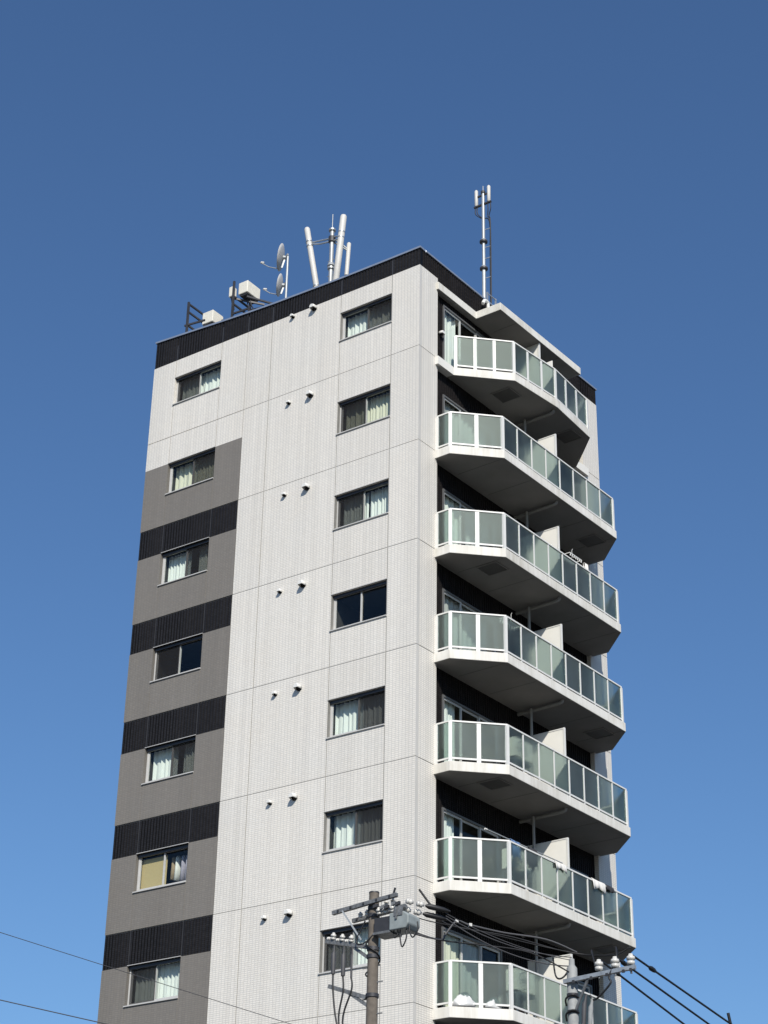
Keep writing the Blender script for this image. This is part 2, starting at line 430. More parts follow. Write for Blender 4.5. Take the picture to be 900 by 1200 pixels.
def ribbed_B(name, y0, y1, z0, z1, xf_, xb, mat='black_tile_side'):
    L = y1 - y0 - 2 * G
    prof, s = ribbed(L, z0, z1, xf_, xb)
    m = MB(); k = len(prof)
    vs = [(d, y0 + G + u, Z0 + z0) for u, d in prof] + [(d, y0 + G + u, Z0 + z1) for u, d in prof]
    fs = [(i, i + 1, k + i + 1, k + i) for i in range(k - 1)]
    b = len(vs)
    vs += [(xb, y0 + G, Z0 + z0), (xb, y1 - G, Z0 + z0), (xb, y0 + G, Z0 + z1), (xb, y1 - G, Z0 + z1)]
    fs += [tuple([b] + [b + 1] + list(range(k - 1, -1, -1))), tuple([b + 3, b + 2] + list(range(k, 2 * k))), (0, k, b + 2, b), (k - 1, b + 1, b + 3, 2 * k - 1)]
    m.add(vs, fs)
    return fixn(m.build(name, mat, BLD, LB))

WT = 2.0             # window head above slab joint
def sill_z(k): return 1.09 if k == 0 else 1.0
tops = JZ[:]         # panel rows
rows = [(JZ[i], (ZD if i == 0 else JZ[i - 1])) for i in range(len(JZ))] + [(-Z0 - 0.0, JZ[-1])]
for i, (zb, zt) in enumerate(rows):
    last = i == len(rows) - 1
    gb = 0.0 if last else G
    for (a, b) in ((V3, V4), (V4, V5)):
        wp('white_wall_panel', 'white_tile_gable', a, b, zb, zt, gb=gb)
    wp('white_wall_panel', 'white_tile_gable', V6, 0.0, zb, zt, gr=0, gb=gb)
    if last:
        wp('white_wall_panel', 'white_tile_gable', V5, V6, zb, zt, gb=0)
        for (a, b) in ((XL, V1), (V1, V2), (V2, V3)): wp('grey_wall_panel', 'grey_tile', a, b, zb, zt, gb=0, gl=(0 if a == XL else G))
        continue
    zs, zw = zb + sill_z(i), zb + WT
    wp('white_wall_panel', 'white_tile_gable', V5, V6, zb, zs, gt=0)
    wp('white_wall_panel', 'white_tile_gable', V5, V6, zw, zt, gb=0)
    if i == 0:
        wp('white_wall_panel', 'white_tile_gable', XL, V1, zb, zt, gl=0); wp('white_wall_panel', 'white_tile_gable', V2, V3, zb, zt)
        wp('white_wall_panel', 'white_tile_gable', V1, V2, zb, zs, gt=0); wp('white_wall_panel', 'white_tile_gable', V1, V2, zw, zt, gb=0)
    else:
        gm = 'grey_tile'
        wp('grey_wall_panel', gm, XL, V1, zb, zw, gl=0, gr=0.006, gt=0); wp('grey_wall_panel', gm, V2, V3, zb, zw, gl=0.006, gr=0.002, gt=0)
        wp('grey_wall_panel', gm, V1, V2, zb, zs, gl=0.006, gr=0.006, gt=0)
        if i == 1:
            wp('white_wall_panel', 'white_tile_gable', XL, V1, zw, zt, gl=0, gb=0); wp('white_wall_panel', 'white_tile_gable', V2, V3, zw, zt, gb=0)
            wp('white_wall_panel', 'white_tile_gable', V1, V2, zw, zt, gb=0)
        else:
            for (a, b) in ((XL, V1), (V1, V2), (V2, V3)):
                ribbed_A('black_wall_panel', a - (G if a == XL else 0), b + (G - 0.004 if b == V3 else 0), zw + 0.001, zt - 0.012)
# joints: recessed sealant, one strip per joint
def seal(mat, *b, xf=None): return MB().box(*b).build('joint_sealant', mat, BLD, xf)
for x in (V4, V5, V6): seal('sealant_mid', x - G - 0.002, x + G + 0.002, 0.008, TH - 0.01, 0, Z0 + ZD)
for z in JZ: seal('sealant_light', V3 + 0.02, -0.002, 0.006, TH - 0.012, Z0 + z - G - 0.002, Z0 + z + G + 0.002)
for x in (V1, V2):
    seal('sealant_mid', x - G - 0.002, x + G + 0.002, 0.012, TH - 0.011, Z0 + JZ[1] + WT, Z0 + JZ[0] + sill_z(0) - 0.02)
    seal('sealant_mid', x - G - 0.002, x + G + 0.002, 0.012, TH - 0.011, Z0 + WT, Z0 + ZD)
seal('sealant_light', V3 - G - 0.002, V3 + G + 0.002, 0.012, TH - 0.011, 0, Z0 + ZD)
seal('sealant_light', XL + 0.003, V3 - 0.02, 0.013, TH - 0.012, Z0 - G - 0.002, Z0 + G + 0.002)
for x in (V1, V2):
    for i in range(1, 8): seal('sealant_grey', x - 0.009, x + 0.009, 0.008, TH - 0.013, Z0 + JZ[i], Z0 + JZ[i] + sill_z(i) - 0.02)
for i in range(2, 9):
    for x in (V1, V2): seal('dark_steel', x - G - 0.002, x + G + 0.002, 0.014, TH - 0.013, Z0 + JZ[i] + WT + 0.03, Z0 + JZ[i - 1])
    seal('sealant_grey', XL + 0.003, V3 - 0.01, 0.02, TH - 0.014, Z0 + JZ[i - 1] - 0.014, Z0 + JZ[i - 1] + G + 0.002)

# solid core behind the panels, with real rooms behind the openings
DOORS = ((1.24, 3.70), (5.33, 7.79))
DH = 2.02
core = MB()
def grid_wall(us, zs, holes, mk):
    for i in range(len(us) - 1):
        for j in range(len(zs) - 1):
            um, zm = (us[i] + us[i + 1]) / 2, (zs[j] + zs[j + 1]) / 2
            if any(h[0] < um < h[1] and h[2] < zm < h[3] for h in holes): continue
            core.add([mk(us[i], zs[j]), mk(us[i + 1], zs[j]), mk(us[i + 1], zs[j + 1]), mk(us[i], zs[j + 1])], [(0, 1, 2, 3)])
wins = []
for i in range(len(JZ)):
    for (a, b) in ((V1, V2), (V5, V6)): wins.append((a, b, JZ[i] + sill_z(i), JZ[i] + WT))
zs = sorted({-Z0, 3.0} | {w[2] for w in wins} | {w[3] for w in wins})
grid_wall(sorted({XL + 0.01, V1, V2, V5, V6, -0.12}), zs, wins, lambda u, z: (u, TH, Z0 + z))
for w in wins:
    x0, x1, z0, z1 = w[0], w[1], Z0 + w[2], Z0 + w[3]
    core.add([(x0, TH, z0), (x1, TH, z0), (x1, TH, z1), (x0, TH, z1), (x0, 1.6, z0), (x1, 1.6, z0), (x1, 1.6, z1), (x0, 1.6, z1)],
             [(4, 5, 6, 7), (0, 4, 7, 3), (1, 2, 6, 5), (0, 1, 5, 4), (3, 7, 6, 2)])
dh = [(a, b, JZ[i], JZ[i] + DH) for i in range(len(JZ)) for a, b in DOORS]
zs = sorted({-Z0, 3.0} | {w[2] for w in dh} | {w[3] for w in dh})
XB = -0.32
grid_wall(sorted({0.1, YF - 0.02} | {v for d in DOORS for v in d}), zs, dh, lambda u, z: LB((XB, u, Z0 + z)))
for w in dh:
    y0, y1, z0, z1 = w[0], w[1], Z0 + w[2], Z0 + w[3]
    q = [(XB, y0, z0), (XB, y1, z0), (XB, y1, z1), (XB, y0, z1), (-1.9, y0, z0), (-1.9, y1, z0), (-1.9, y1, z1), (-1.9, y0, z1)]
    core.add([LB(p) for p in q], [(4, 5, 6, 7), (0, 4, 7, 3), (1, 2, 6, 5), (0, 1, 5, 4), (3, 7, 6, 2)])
# left flank, rear and roof
p_l0, p_l1 = (XL, TH, 0), (XL, YF, 0)
rc = LB((-0.02, YF, 0))
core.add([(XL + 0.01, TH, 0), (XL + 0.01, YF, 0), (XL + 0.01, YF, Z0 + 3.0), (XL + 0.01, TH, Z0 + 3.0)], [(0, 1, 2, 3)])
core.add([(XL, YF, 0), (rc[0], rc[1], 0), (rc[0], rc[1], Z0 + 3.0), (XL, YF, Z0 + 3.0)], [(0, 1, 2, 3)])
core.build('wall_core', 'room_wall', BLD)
m = MB().box(XL, XL + 0.1, TH + 0.002, YF + 0.1, 0, Z0 + ZD); m.build('flank_wall', 'grey_tile', BLD)
m = MB(); m.add([(XL + 0.12, 0.2, Z0 + 2.75), LB((-0.2, 0.2, Z0 + 2.75)), LB((-0.2, YF - 0.2, Z0 + 2.75)), (XL + 0.12, YF - 0.2, Z0 + 2.75)], [(0, 1, 2, 3)])
m.build('roof_deck', 'roof_membrane', BLD)

# piers on the balcony side
for (a, b) in ((TH, YP), (YQ, YF)):
    for i, (zb, zt) in enumerate(rows):
        MB().box(-0.34, 0.0, a + (0.0 if a == TH else 0), b, Z0 + zb + (0 if i == len(rows) - 1 else G), Z0 + zt - G).build('white_pier_panel', 'white_tile_side', BLD, LB)
    for z in JZ: seal('sealant_light', -0.33, -0.012, a + 0.004, b - 0.012, Z0 + z - G - 0.002, Z0 + z + G + 0.002, xf=LB)

# black ribbed wall behind the balconies
for i in range(len(JZ)):
    zb, zt = JZ[i], (2.40 if i == 0 else JZ[i - 1])
    for (a, b, c, d) in ((YP, DOORS[0][0], zb, zt), (DOORS[0][1], DOORS[1][0], zb, zt), (DOORS[1][1], YQ, zb, zt),
                         (DOORS[0][0], DOORS[0][1], zb + DH, zt), (DOORS[1][0], DOORS[1][1], zb + DH, zt)):
        ribbed_B('black_wall_panel', a - G * 0.8, b + G * 0.8, c, d - 0.004, -0.12, XB - 0.005)

# parapet: black ribbed band that rises towards the far left, with a metal coping
PTX = [(XL, 3.53), (V1, 3.47), (V2, 3.345), (V3, 3.285), (V4, 3.24), (V5, 3.175), (V6, 3.165), (0.0, 3.165)]
PT = 3.165
for (a, za), (b, zb) in zip(PTX[:-1], PTX[1:]):
    ribbed_A('black_parapet_panel', a - (G if a == XL else 0), b + (G if b == 0.0 else 0), ZD, za, zb)
for x in (V1, V2, V3, V4, V5, V6): seal('dark_steel', x - 0.02, x + 0.02, 0.009, TH - 0.02, Z0 + ZD + 0.005, Z0 + 3.15)
yy = [TH, YP, 2.55, 4.5, 6.45, YQ, YF]
for a, b in zip(yy[:-1], yy[1:]):
    ribbed_B('black_parapet_panel', a - (G if a == TH else 0), b + (G if b == YF else 0), ZD if (a < YP - .01 or a >= YQ - .01) else 2.30, PT, 0.0, -TH)
m = MB()      # coping on the gable follows the slope
cp = [(x, z) for x, z in PTX]
vs = []
for x, z in cp:
    xx = x - 0.025 if x == XL else (0.03 if x == 0.0 else x)
    vs += [(xx, -0.03, Z0 + z - 0.012), (xx, 0.24, Z0 + z - 0.012), (xx, 0.24, Z0 + z + 0.045), (xx, -0.03, Z0 + z + 0.045)]
fs = []
for i in range(len(cp) - 1):
    b = i * 4
    for k in range(4): fs.append((b + k, b + (k + 1) % 4, b + 4 + (k + 1) % 4, b + 4 + k))
fs += [(0, 1, 2, 3), tuple(len(vs) - 4 + k for k in (3, 2, 1, 0))]
m.add(vs, fs); fixn(m.build('coping', 'coping_metal', BLD))
MB().box(-0.24, 0.03, 0.242, YF + 0.03, Z0 + PT - 0.01, Z0 + PT + 0.043).build('coping', 'coping_metal', BLD, LB)
MB().box(XL - 0.02, XL + 0.2, 0.242, YF, Z0 + ZD, Z0 + 3.53).build('flank_parapet', 'black_tile_side', BLD)
MB().box(XL, rc[0] - 0.2, YF - 0.1, YF + 0.1, Z0 + ZD, Z0 + 3.15).build('rear_parapet', 'black_tile_gable', BLD)

# ------------------------------------------------------------------ gable windows
def curtain(x0, x1, z0, z1, y, mat, parent, seed, folds=7.0, amp=0.028):
    rnd = random.Random(seed); n = 44; m = MB(); ph = rnd.random() * 6; vs = []
    ks = [(folds * 2 * math.pi, amp), (folds * 1.7 * 2 * math.pi, amp * 0.45), (folds * 0.6 * 2 * math.pi, amp * 0.6)]
    for j in (0, 1):
        for i in range(n + 1):
            t = i / n
            d = sum(a * math.sin(k * t + ph * (q + 1) + 0.4 * j * q) for q, (k, a) in enumerate(ks))
            vs.append((x0 + (x1 - x0) * t, y + d, z1 if j else z0))
    fs = [(i, i + 1, n + 2 + i, n + 1 + i) for i in range(n)]
    m.add(vs, fs, True)
    return m.build('curtain', mat, parent)

def gable_window(x0, x1, zb, zt, spec, seed):
    z0, z1 = Z0 + zb, Z0 + zt
    yf = 0.095; F = 0.045
    m = MB()
    m.box(x0 + 0.004, x0 + F, yf, TH + 0.05, z0 + 0.004, z1 - 0.004); m.box(x1 - F, x1 - 0.004, yf, TH + 0.05, z0 + 0.004, z1 - 0.004)
    m.box(x0 + F, x1 - F, yf, TH + 0.05, z0 + 0.004, z0 + F); m.box(x0 + F, x1 - F, yf, TH + 0.05, z1 - F, z1 - 0.004)
    w = m.build('window', 'silver_aluminium', BLD)
    MB().box(x0 - 0.012, x1 + 0.012, -0.035, yf + 0.01, z0 - 0.028, z0 - 0.001).build('sill', 'silver_aluminium', w)
    MB().box(x0 - 0.005, x1 + 0.005, -0.018, 0.05, z1 + 0.001, z1 + 0.016).build('head_flashing', 'silver_aluminium', w)
    MB().box(x0 + 0.006, x1 - 0.006, 0.055, yf - 0.002, z1 - 0.085, z1 - 0.005).build('head_shade_housing', 'head_shade_aluminium', w)  # screen housing; the reveal's shade is put into its dark colour
    xm = (x0 + x1) / 2; S = 0.04
    for side in (0, 1):
        a, b = (x0 + F, xm + 0.022) if side == 0 else (xm - 0.022, x1 - F)
        y = (0.108 if side == spec.get('front', 0) else 0.136)
        mm = MB(); za, zc = z0 + F, z1 - F
        mm.box(a, a + S, y, y + 0.024, za, zc); mm.box(b - S, b, y, y + 0.024, za, zc)
        mm.box(a + S, b - S, y, y + 0.024, za, za + S); mm.box(a + S, b - S, y, y + 0.024, zc - S * 0.8, zc)
        mm.build('sash', 'silver_aluminium', w)
        MB().box(a + S, b - S, y + 0.009, y + 0.014, za + S, zc - S * 0.8).build('pane', 'window_glass', w)
        c = spec['c'][side]
        if c:
            mat, u0, u1, bot = c
            ca = a + (b - a) * u0; cb2 = a + (b - a) * u1
            if mat == 'blind_tan':
                MB().box(ca, cb2, 0.20, 0.21, z0 + 0.05, z1 - 0.12).build('roller_blind', mat, w)
            else:
                curtain(ca, cb2, z0 + 0.02 + bot, z1 - 0.02, 0.315, mat, w, seed * 2 + side, folds=5 + (seed * 7 + side * 3) % 4)
        if spec.get('screen') == side:
            MB().box(a + 0.01, b - 0.01, 0.098, 0.1, za + 0.01, zc - 0.01).build('insect_screen', 'insect_mesh', w)
    return w
W_, C_, G_ = 'curtain_white', 'curtain_cream', 'curtain_grey'
left_specs = [
    dict(c=[(W_, .05, 1, 0), (W_, .12, 1, 0)], screen=0, front=1),
    dict(c=[(C_, 0, 1, 0), (C_, 0, 1, 0)], screen=1, front=0),
    dict(c=[(W_, 0, 1, .05), (W_, .38, 1, 0)], screen=1, front=0),
    dict(c=[None, None], screen=0, front=1),
    dict(c=[(W_, 0, 1, .08), (W_, .30, 1, .05)], screen=1, front=0),
    dict(c=[('blind_tan', 0, 1, 0), None], front=0),
    dict(c=[(W_, 0, 1, .10), (W_, 0, 1, .06)], screen=0, front=1),
]
right_specs = [
    dict(c=[(W_, .02, 1, 0), (W_, 0, 1, .03)], screen=1, front=0),
    dict(c=[(C_, 0, 1, 0), (C_, 0, 1, 0)], screen=0, front=1),
    dict(c=[(W_, 0, 1, 0), (W_, .08, 1, 0)], screen=0, front=1),
    dict(c=[None, None], front=0),
    dict(c=[(W_, 0, 1, .04), (G_, .02, .85, .05)], screen=1, front=0),
    dict(c=[(W_, 0, 1, .02), (G_, 0, 1, .08)], screen=1, front=0),
    dict(c=[(G_, 0, 1, 0), (W_, 0, 1, 0)], screen=0, front=1),
]
for i in range(8):
    zb = JZ[i]
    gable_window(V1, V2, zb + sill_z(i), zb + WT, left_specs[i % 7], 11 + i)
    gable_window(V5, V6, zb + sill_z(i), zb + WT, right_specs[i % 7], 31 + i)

# vent hoods on the gable
def vent_mesh(r, d):
    """round hood, open downwards"""
    m = MB(); n = 14; vs = []
    prof = [(-r, -r * 0.55)] + [(-r * math.cos(math.pi * k / n), r * math.sin(math.pi * k / n)) for k in range(n + 1)] + [(r, -r * 0.55)]
    k = len(prof)
    rings = ((0.0, 1.0), (-d * 0.5, 1.0), (-d * 0.85, 0.9), (-d, 0.72))
    for y, s in rings: vs += [(x * s, y, z * s if z > 0 else z * (1 - (1 - s) * 0.9)) for x, z in prof]
    fs = [(j * k + i, j * k + i + 1, (j + 1) * k + i + 1, (j + 1) * k + i) for j in range(3) for i in range(k - 1)]
    m.add(vs, fs, True); m.add(vs[3 * k:4 * k], [tuple(range(k))])
    return m
def vent(r, d, mat, xf=None):
    o = fixn(vent_mesh(r, d).build('vent_hood', mat, BLD, xf))
    sm = o.modifiers.new('thick', 'SOLIDIFY'); sm.thickness = 0.006
    m = MB(); q = 14
    c = [(0.92 * r * math.cos(2 * math.pi * t / q), -0.006, 0.92 * r * math.sin(2 * math.pi * t / q) - 0.2 * r) for t in range(q)]
    m.add(c + [(x, -0.0004, z) for x, y, z in c], [tuple(range(q))] + [(t, (t + 1) % q, q + (t + 1) % q, q + t) for t in range(q)])
    fixn(m.build('duct_shade_disc', 'cable_black', o, xf))  # black disc stands in for the duct hole and shade under the hood
    return o
vb = vent(0.088, 0.16, 'white_aluminium')
vsn = vent(0.06, 0.11, 'white_aluminium')
first = True
for i in range(8):
    z = Z0 + (2.585 if i == 0 else JZ[i - 1] - 0.345) - (0.06 if i == 0 else 0)
    for src, x in ((vsn, -4.34), (vb, -3.585)):
        o = src if first else copy_tree(src, BLD)
        o.location = (x, -0.0005, z)
    first = False

# ------------------------------------------------------------------ sliding doors behind the balconies
def balcony_door(y0, y1, zb, seed, curt):
    F = 0.05; z0, z1 = Z0 + zb + 0.03, Z0 + zb + DH
    xo, xi = -0.10, -0.22
    m = MB()
    m.box(xi, xo, y0 + 0.002, y0 + F, z0, z1 - 0.002); m.box(xi, xo, y1 - F, y1 - 0.002, z0, z1 - 0.002)
    m.box(xi, xo, y0 + F, y1 - F, z1 - F, z1 - 0.002); m.box(xi, xo, y0 + F, y1 - F, z0, z0 + F)
    d = m.build('balcony_door', 'grey_aluminium', BLD, LB)
    n = 3; w = (y1 - y0 - 2 * F) / n
    for k in range(n):
        a, b = y0 + F + k * w - (0.02 if k else 0), y0 + F + (k + 1) * w + (0.02 if k < n - 1 else 0)
        x = -0.135 - 0.03 * (k % 2)
        mm = MB(); S = 0.055
        mm.box(x - 0.025, x, a, a + S, z0 + F, z1 - F); mm.box(x - 0.025, x, b - S, b, z0 + F, z1 - F)
        mm.box(x - 0.025, x, a + S, b - S, z0 + F, z0 + F + 0.08); mm.box(x - 0.025, x, a + S, b - S, z1 - F - 0.05, z1 - F)
        mm.build('sash', 'silver_aluminium', d, LB)
        MB().box(x - 0.016, x - 0.010, a + S, b - S, z0 + F + 0.08, z1 - F - 0.05).build('pane', 'window_glass', d, LB)
    for (u0, u1, mat) in curt:
        rnd = random.Random(seed); nn = 40; vs = []
        for j in (0, 1):
            for i in range(nn + 1):
                t = i / nn
                vs.append((-0.27 + 0.025 * math.sin(30 * t * (u1 - u0) * 2.4 + seed) + 0.012 * math.sin(71 * t + seed * 2), y0 + (y1 - y0) * (u0 + (u1 - u0) * t), z1 - 0.03 if j else z0 + 0.03))
        MB().add(vs, [(i, i + 1, nn + 2 + i, nn + 1 + i) for i in range(nn)], True).build('curtain', mat, d, LB)
door_curt = [[(0.02, .30, W_)], [(0.02, .9, G_)], [(.02, .4, W_), (.5, .95, G_)], [(.02, .9, G_)], [(.02, .30, W_)], [(.02, .28, W_)], [(.02, .36, C_), (.36, .7, G_)]]
for i in range(7):
    balcony_door(DOORS[0][0], DOORS[0][1], JZ[i], i + (1 if i else 0), door_curt[i])
    balcony_door(DOORS[1][0], DOORS[1][1], JZ[i], i * 3 + 5, door_curt[(i + 3) % 7])

# ------------------------------------------------------------------ balconies
def rail_run(pts, counts, parent, end_w=0.075):
    """posts, glass, rails along a plan polyline (local balcony coordinates, z from slab top)"""
    top = MB(); bot = MB()
    for (p, q), n in zip(zip(pts[:-1], pts[1:]), counts):
        P, Q = Vector((*p, 0)), Vector((*q, 0)); d = (Q - P).normalized()
        nrm = Vector((d.y, -d.x, 0))
        top.obox((P + Q) / 2 + Vector((0, 0, 1.040)), d, nrm, (0, 0, 1), (Q - P).length / 2 + 0.012, 0.024, 0.019)
        bot.obox((P + Q) / 2 + Vector((0, 0, 0.095)), d, nrm, (0, 0, 1), (Q - P).length / 2 - 0.02, 0.018, 0.022)
        for k in range(n):
            a, b = P.lerp(Q, k / n), P.lerp(Q, (k + 1) / n)
            mm = MB().obox((a + b) / 2 + Vector((0, 0, 0.566)), d, nrm, (0, 0, 1), (b - a).length / 2 - 0.036, 0.006, 0.4485)
            mm.build('glass_panel', 'frosted_glass', parent, LB)
            if k > 0:
                wdt = 0.052 if n == 2 else (0.042 if n == 3 else 0.020)
                MB().obox(a + Vector((0, 0, 0.5)), d, nrm, (0, 0, 1), wdt, 0.015, 0.514).build('post', 'white_aluminium', parent, LB)
    for i, p in enumerate(pts):
        t = (Vector(pts[min(i + 1, len(pts) - 1)]) - Vector(pts[max(i - 1, 0)])).normalized()
        d = Vector((t.x, t.y, 0)); nrm = Vector((d.y, -d.x, 0))
        MB().obox(Vector((*p, 0.5)), d, nrm, (0, 0, 1), 0.042, 0.034, 0.5145).build('post', 'white_aluminium', parent, LB)
    top.build('top_rail', 'white_aluminium', parent, LB); bot.build('bottom_rail', 'white_aluminium', parent, LB)

def soffit_hatch(x, y, parent, open_=False):
    m = MB()
    m.box(x, x + 0.58, y, y + 0.55, -0.262, -0.2505)
    h = m.build('escape_hatch', 'hatch_metal', parent, LB)
    f = MB(); t = 0.025
    f.box(x - t, x + 0.58 + t, y - t, y, -0.275, -0.2505); f.box(x - t, x + 0.58 + t, y + 0.55, y + 0.55 + t, -0.275, -0.2505)
    f.box(x - t, x, y, y + 0.55, -0.275, -0.2505); f.box(x + 0.58, x + 0.58 + t, y, y + 0.55, -0.275, -0.2505)
    f.build('hatch_frame', 'soffit_paint', parent, LB)
    return h

def slab(name, poly, z0, z1, parent, loc=None):
    b = MB().prism(poly, z0, z1)
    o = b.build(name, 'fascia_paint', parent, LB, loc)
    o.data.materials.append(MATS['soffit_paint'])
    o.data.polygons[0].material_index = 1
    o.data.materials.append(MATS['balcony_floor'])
    if name == 'balcony': o.data.polygons[1].material_index = 2
    bv = o.modifiers.new('bevel', 'BEVEL'); bv.width = 0.012; bv.segments = 2; bv.limit_method = 'ANGLE'
    return o

PLAN = [(-0.125, 0.722), (0.475, 0.722), (1.484, 1.759), (1.484, 7.365), (0.50, 8.310), (-0.125, 8.310)]
IN = 0.075
RPL = [(0.03, 0.722 + IN), (0.475 - 0.035, 0.722 + IN), (1.484 - IN, 1.759 + 0.035), (1.484 - IN, 7.365 - 0.035), (0.50 - 0.035, 8.310 - IN), (0.03, 8.310 - IN)]
def make_balcony(i):
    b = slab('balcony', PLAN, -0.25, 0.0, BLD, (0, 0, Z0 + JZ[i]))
    rail_run(RPL, (1, 2, 8, 2, 1), b)
    for y in (1.76, 3.15, 5.9, 7.25): MB().box(0.0, 1.40, y - 0.006, y + 0.006, -0.2535, -0.2503).build('soffit_joint', 'hatch_metal', b, LB)
    pp = MB().tube([(-0.05, 4.50, -0.36), (1.18, 4.52, -0.335), (1.29, 4.52, -0.32), (1.315, 4.52, -0.249)], 0.045, 10)
    pp.build('drain_pipe', 'pipe_grey', b, LB)
    # divider board between the two flats
    d = MB().box(0.02, 1.24, 4.50 + 0.125, 4.50 + 0.150, 0.06, 1.90).build('divider_board', 'board_cream', b, LB)
    f = MB(); f.box(1.24, 1.28, 4.61, 4.665, 0.001, 1.93); f.box(0.02, 1.24, 4.615, 4.66, 1.90, 1.93)
    f.build('divider_frame', 'white_aluminium', b, LB)
    return b
B1 = make_balcony(1)
BAL = {1: B1}
for i in range(2, 7):
    c = B1.copy(); COL.objects.link(c); c.location = (0, 0, Z0 + JZ[i])
    for ch in B1.children: copy_tree(ch, c)
    BAL[i] = c
for i in range(1, 7):
    if i % 2 == 1: soffit_hatch(0.56, 6.76, BAL[i])
    else: soffit_hatch(0.56, 1.80, BAL[i])
# downpipes from balcony to balcony
for i in range(1, 7):
    MB().tube([(0.42, 4.40, JZ[i] + Z0), (0.42, 4.40, JZ[i - 1] + Z0 - 0.34)], 0.04, 10).build('downpipe', 'pipe_grey', BLD, LB)

# top floor balcony: smaller, bowed, with wall ledges either side
P0 = [(-0.125, 1.40), (0.10, 1.44), (1.28, 2.65), (1.46, 4.50), (1.31, 6.43), (0.72, 7.02), (0.10, 7.62), (-0.125, 7.62)]
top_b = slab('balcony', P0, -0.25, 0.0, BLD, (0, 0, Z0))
for (a, b) in ((0.72, 1.44), (7.62, 8.31)):
    MB().box(-0.125, 0.10, a, b - (0 if a > 5 else 0.0), -0.249, -0.001).build('ledge', 'white_paint', top_b, LB)
R0 = [(0.10, 1.52), (1.215, 2.68), (1.385, 4.50), (1.24, 6.40), (0.66, 6.98), (0.05, 7.55)]
rail_run(R0, (3, 3, 3, 1, 1), top_b)
soffit_hatch(0.38, 2.83, top_b); soffit_hatch(0.56, 5.70, top_b)
MB().tube([(-0.05, 4.52, -0.36), (1.16, 4.55, -0.335), (1.27, 4.54, -0.32), (1.29, 4.54, -0.249)], 0.045, 10).build('drain_pipe', 'pipe_grey', top_b, LB)
MB().box(-0.1, 0.78, 4.625, 4.655, 0.02, 2.199).build('divider_board', 'board_cream', top_b, LB)
f = MB(); f.box(0.78, 0.83, 4.61, 4.67, 0.001, 2.199); f.build('divider_frame', 'white_aluminium', top_b, LB)
d = MB().box(0.83, 1.24, 4.628, 4.652, 0.06, 1.45).build('divider_board', 'board_cream', top_b, LB)
# canopy over the top balcony with a ledge along the wall
CAN = [(-0.13, 0.76), (0.075, 0.76), (0.075, 2.56), (0.885, 2.58), (0.885, 6.76), (0.075, 6.76), (0.075, 8.20), (-0.13, 8.20)]
CAN = [(-0.13, 0.76), (0.075, 0.76), (0.075, 2.56), (0.885, 2.58), (0.885, 6.76), (-0.13, 6.76)]
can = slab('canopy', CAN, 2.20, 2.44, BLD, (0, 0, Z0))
for y in (3.4, 5.6): MB().box(0.08, 0.86, y, y + 0.012, 2.1965, 2.1997).build('soffit_joint', 'hatch_metal', can, LB)
# small vent box by the top door
v = vent(0.075, 0.13, 'white_aluminium', lambda p: LB((-p[1] - 0.119, p[0] + 1.10, p[2] + Z0 + 0.98)))

# ------------------------------------------------------------------ things on the balconies
def ac_unit(y, z, x=0.15, label='', w=0.78, h=0.55):
    e = empty('air_conditioner', LB((x, y, z)), label, 'air conditioner', 'outdoor air conditioners on the balconies')
    xf = lambda p: tuple(Vector(LB(p)) - Vector(LB((0, 0, 0))))
    MB().box(0, 0.30, 0, w, 0.06, h).build('casing', 'box_cream', e, xf)
    m = MB(); cx, cz, r = w * 0.40, 0.06 + (h - 0.06) / 2, 0.2
    ring = [(0.304, cx + r * math.cos(a), cz + r * math.sin(a)) for a in [k * math.pi / 12 for k in range(25)]]
    m.tube(ring, 0.008, 6, False)
    for k in range(6):
        a = k * math.pi / 6
        m.bar((0.305, cx - r * math.cos(a), cz - r * math.sin(a)), (0.305, cx + r * math.cos(a), cz + r * math.sin(a)), 0.006, 0.006, (1, 0, 0))
    m.build('fan_grille', 'dark_steel', e, xf)
    f = MB(); f.box(0.02, 0.28, 0.08, 0.14, 0, 0.06); f.box(0.02, 0.28, w - 0.14, w - 0.08, 0, 0.06); f.build('feet', 'dark_steel', e, xf)
    return e
def stand(y, z, x, w, hgt):
    xf = lambda p: tuple(Vector(LB(p)))
    e = empty('equipment_stand', LB((x, y, z)))
    return e
def ac_on_stand(y, i, label):
    z = Z0 + JZ[i]
    xf = lambda p: tuple(Vector(LB(p)) - Vector(LB((0, 0, 0))))
    s = empty('steel_stand', LB((0.5, y, z)), label.replace('cream air conditioner', 'grey stand under the air conditioner'), 'stand', 'stands under the air conditioners')
    for (a, b) in ((0.02, 0.03), (0.28, 0.03), (0.02, 0.75), (0.28, 0.75)): MB().box(a - 0.018, a + 0.018, b - 0.018, b + 0.018, 0, 0.72).build('leg', 'galvanised_steel', s, xf)
    MB().box(0.0, 0.30, 0.0, 0.78, 0.72, 0.745).build('shelf', 'galvanised_steel', s, xf)
    ac_unit(y, z + 0.745, 0.5, label)
ac_on_stand(2.95, 6, 'cream air conditioner on the lowest balcony, behind the grey pole')
ac_on_stand(2.85, 5, 'cream air conditioner beside drying laundry on the sixth balcony down')
ac_on_stand(3.05, 4, 'cream air conditioner peeping over the rail of the fifth balcony down')

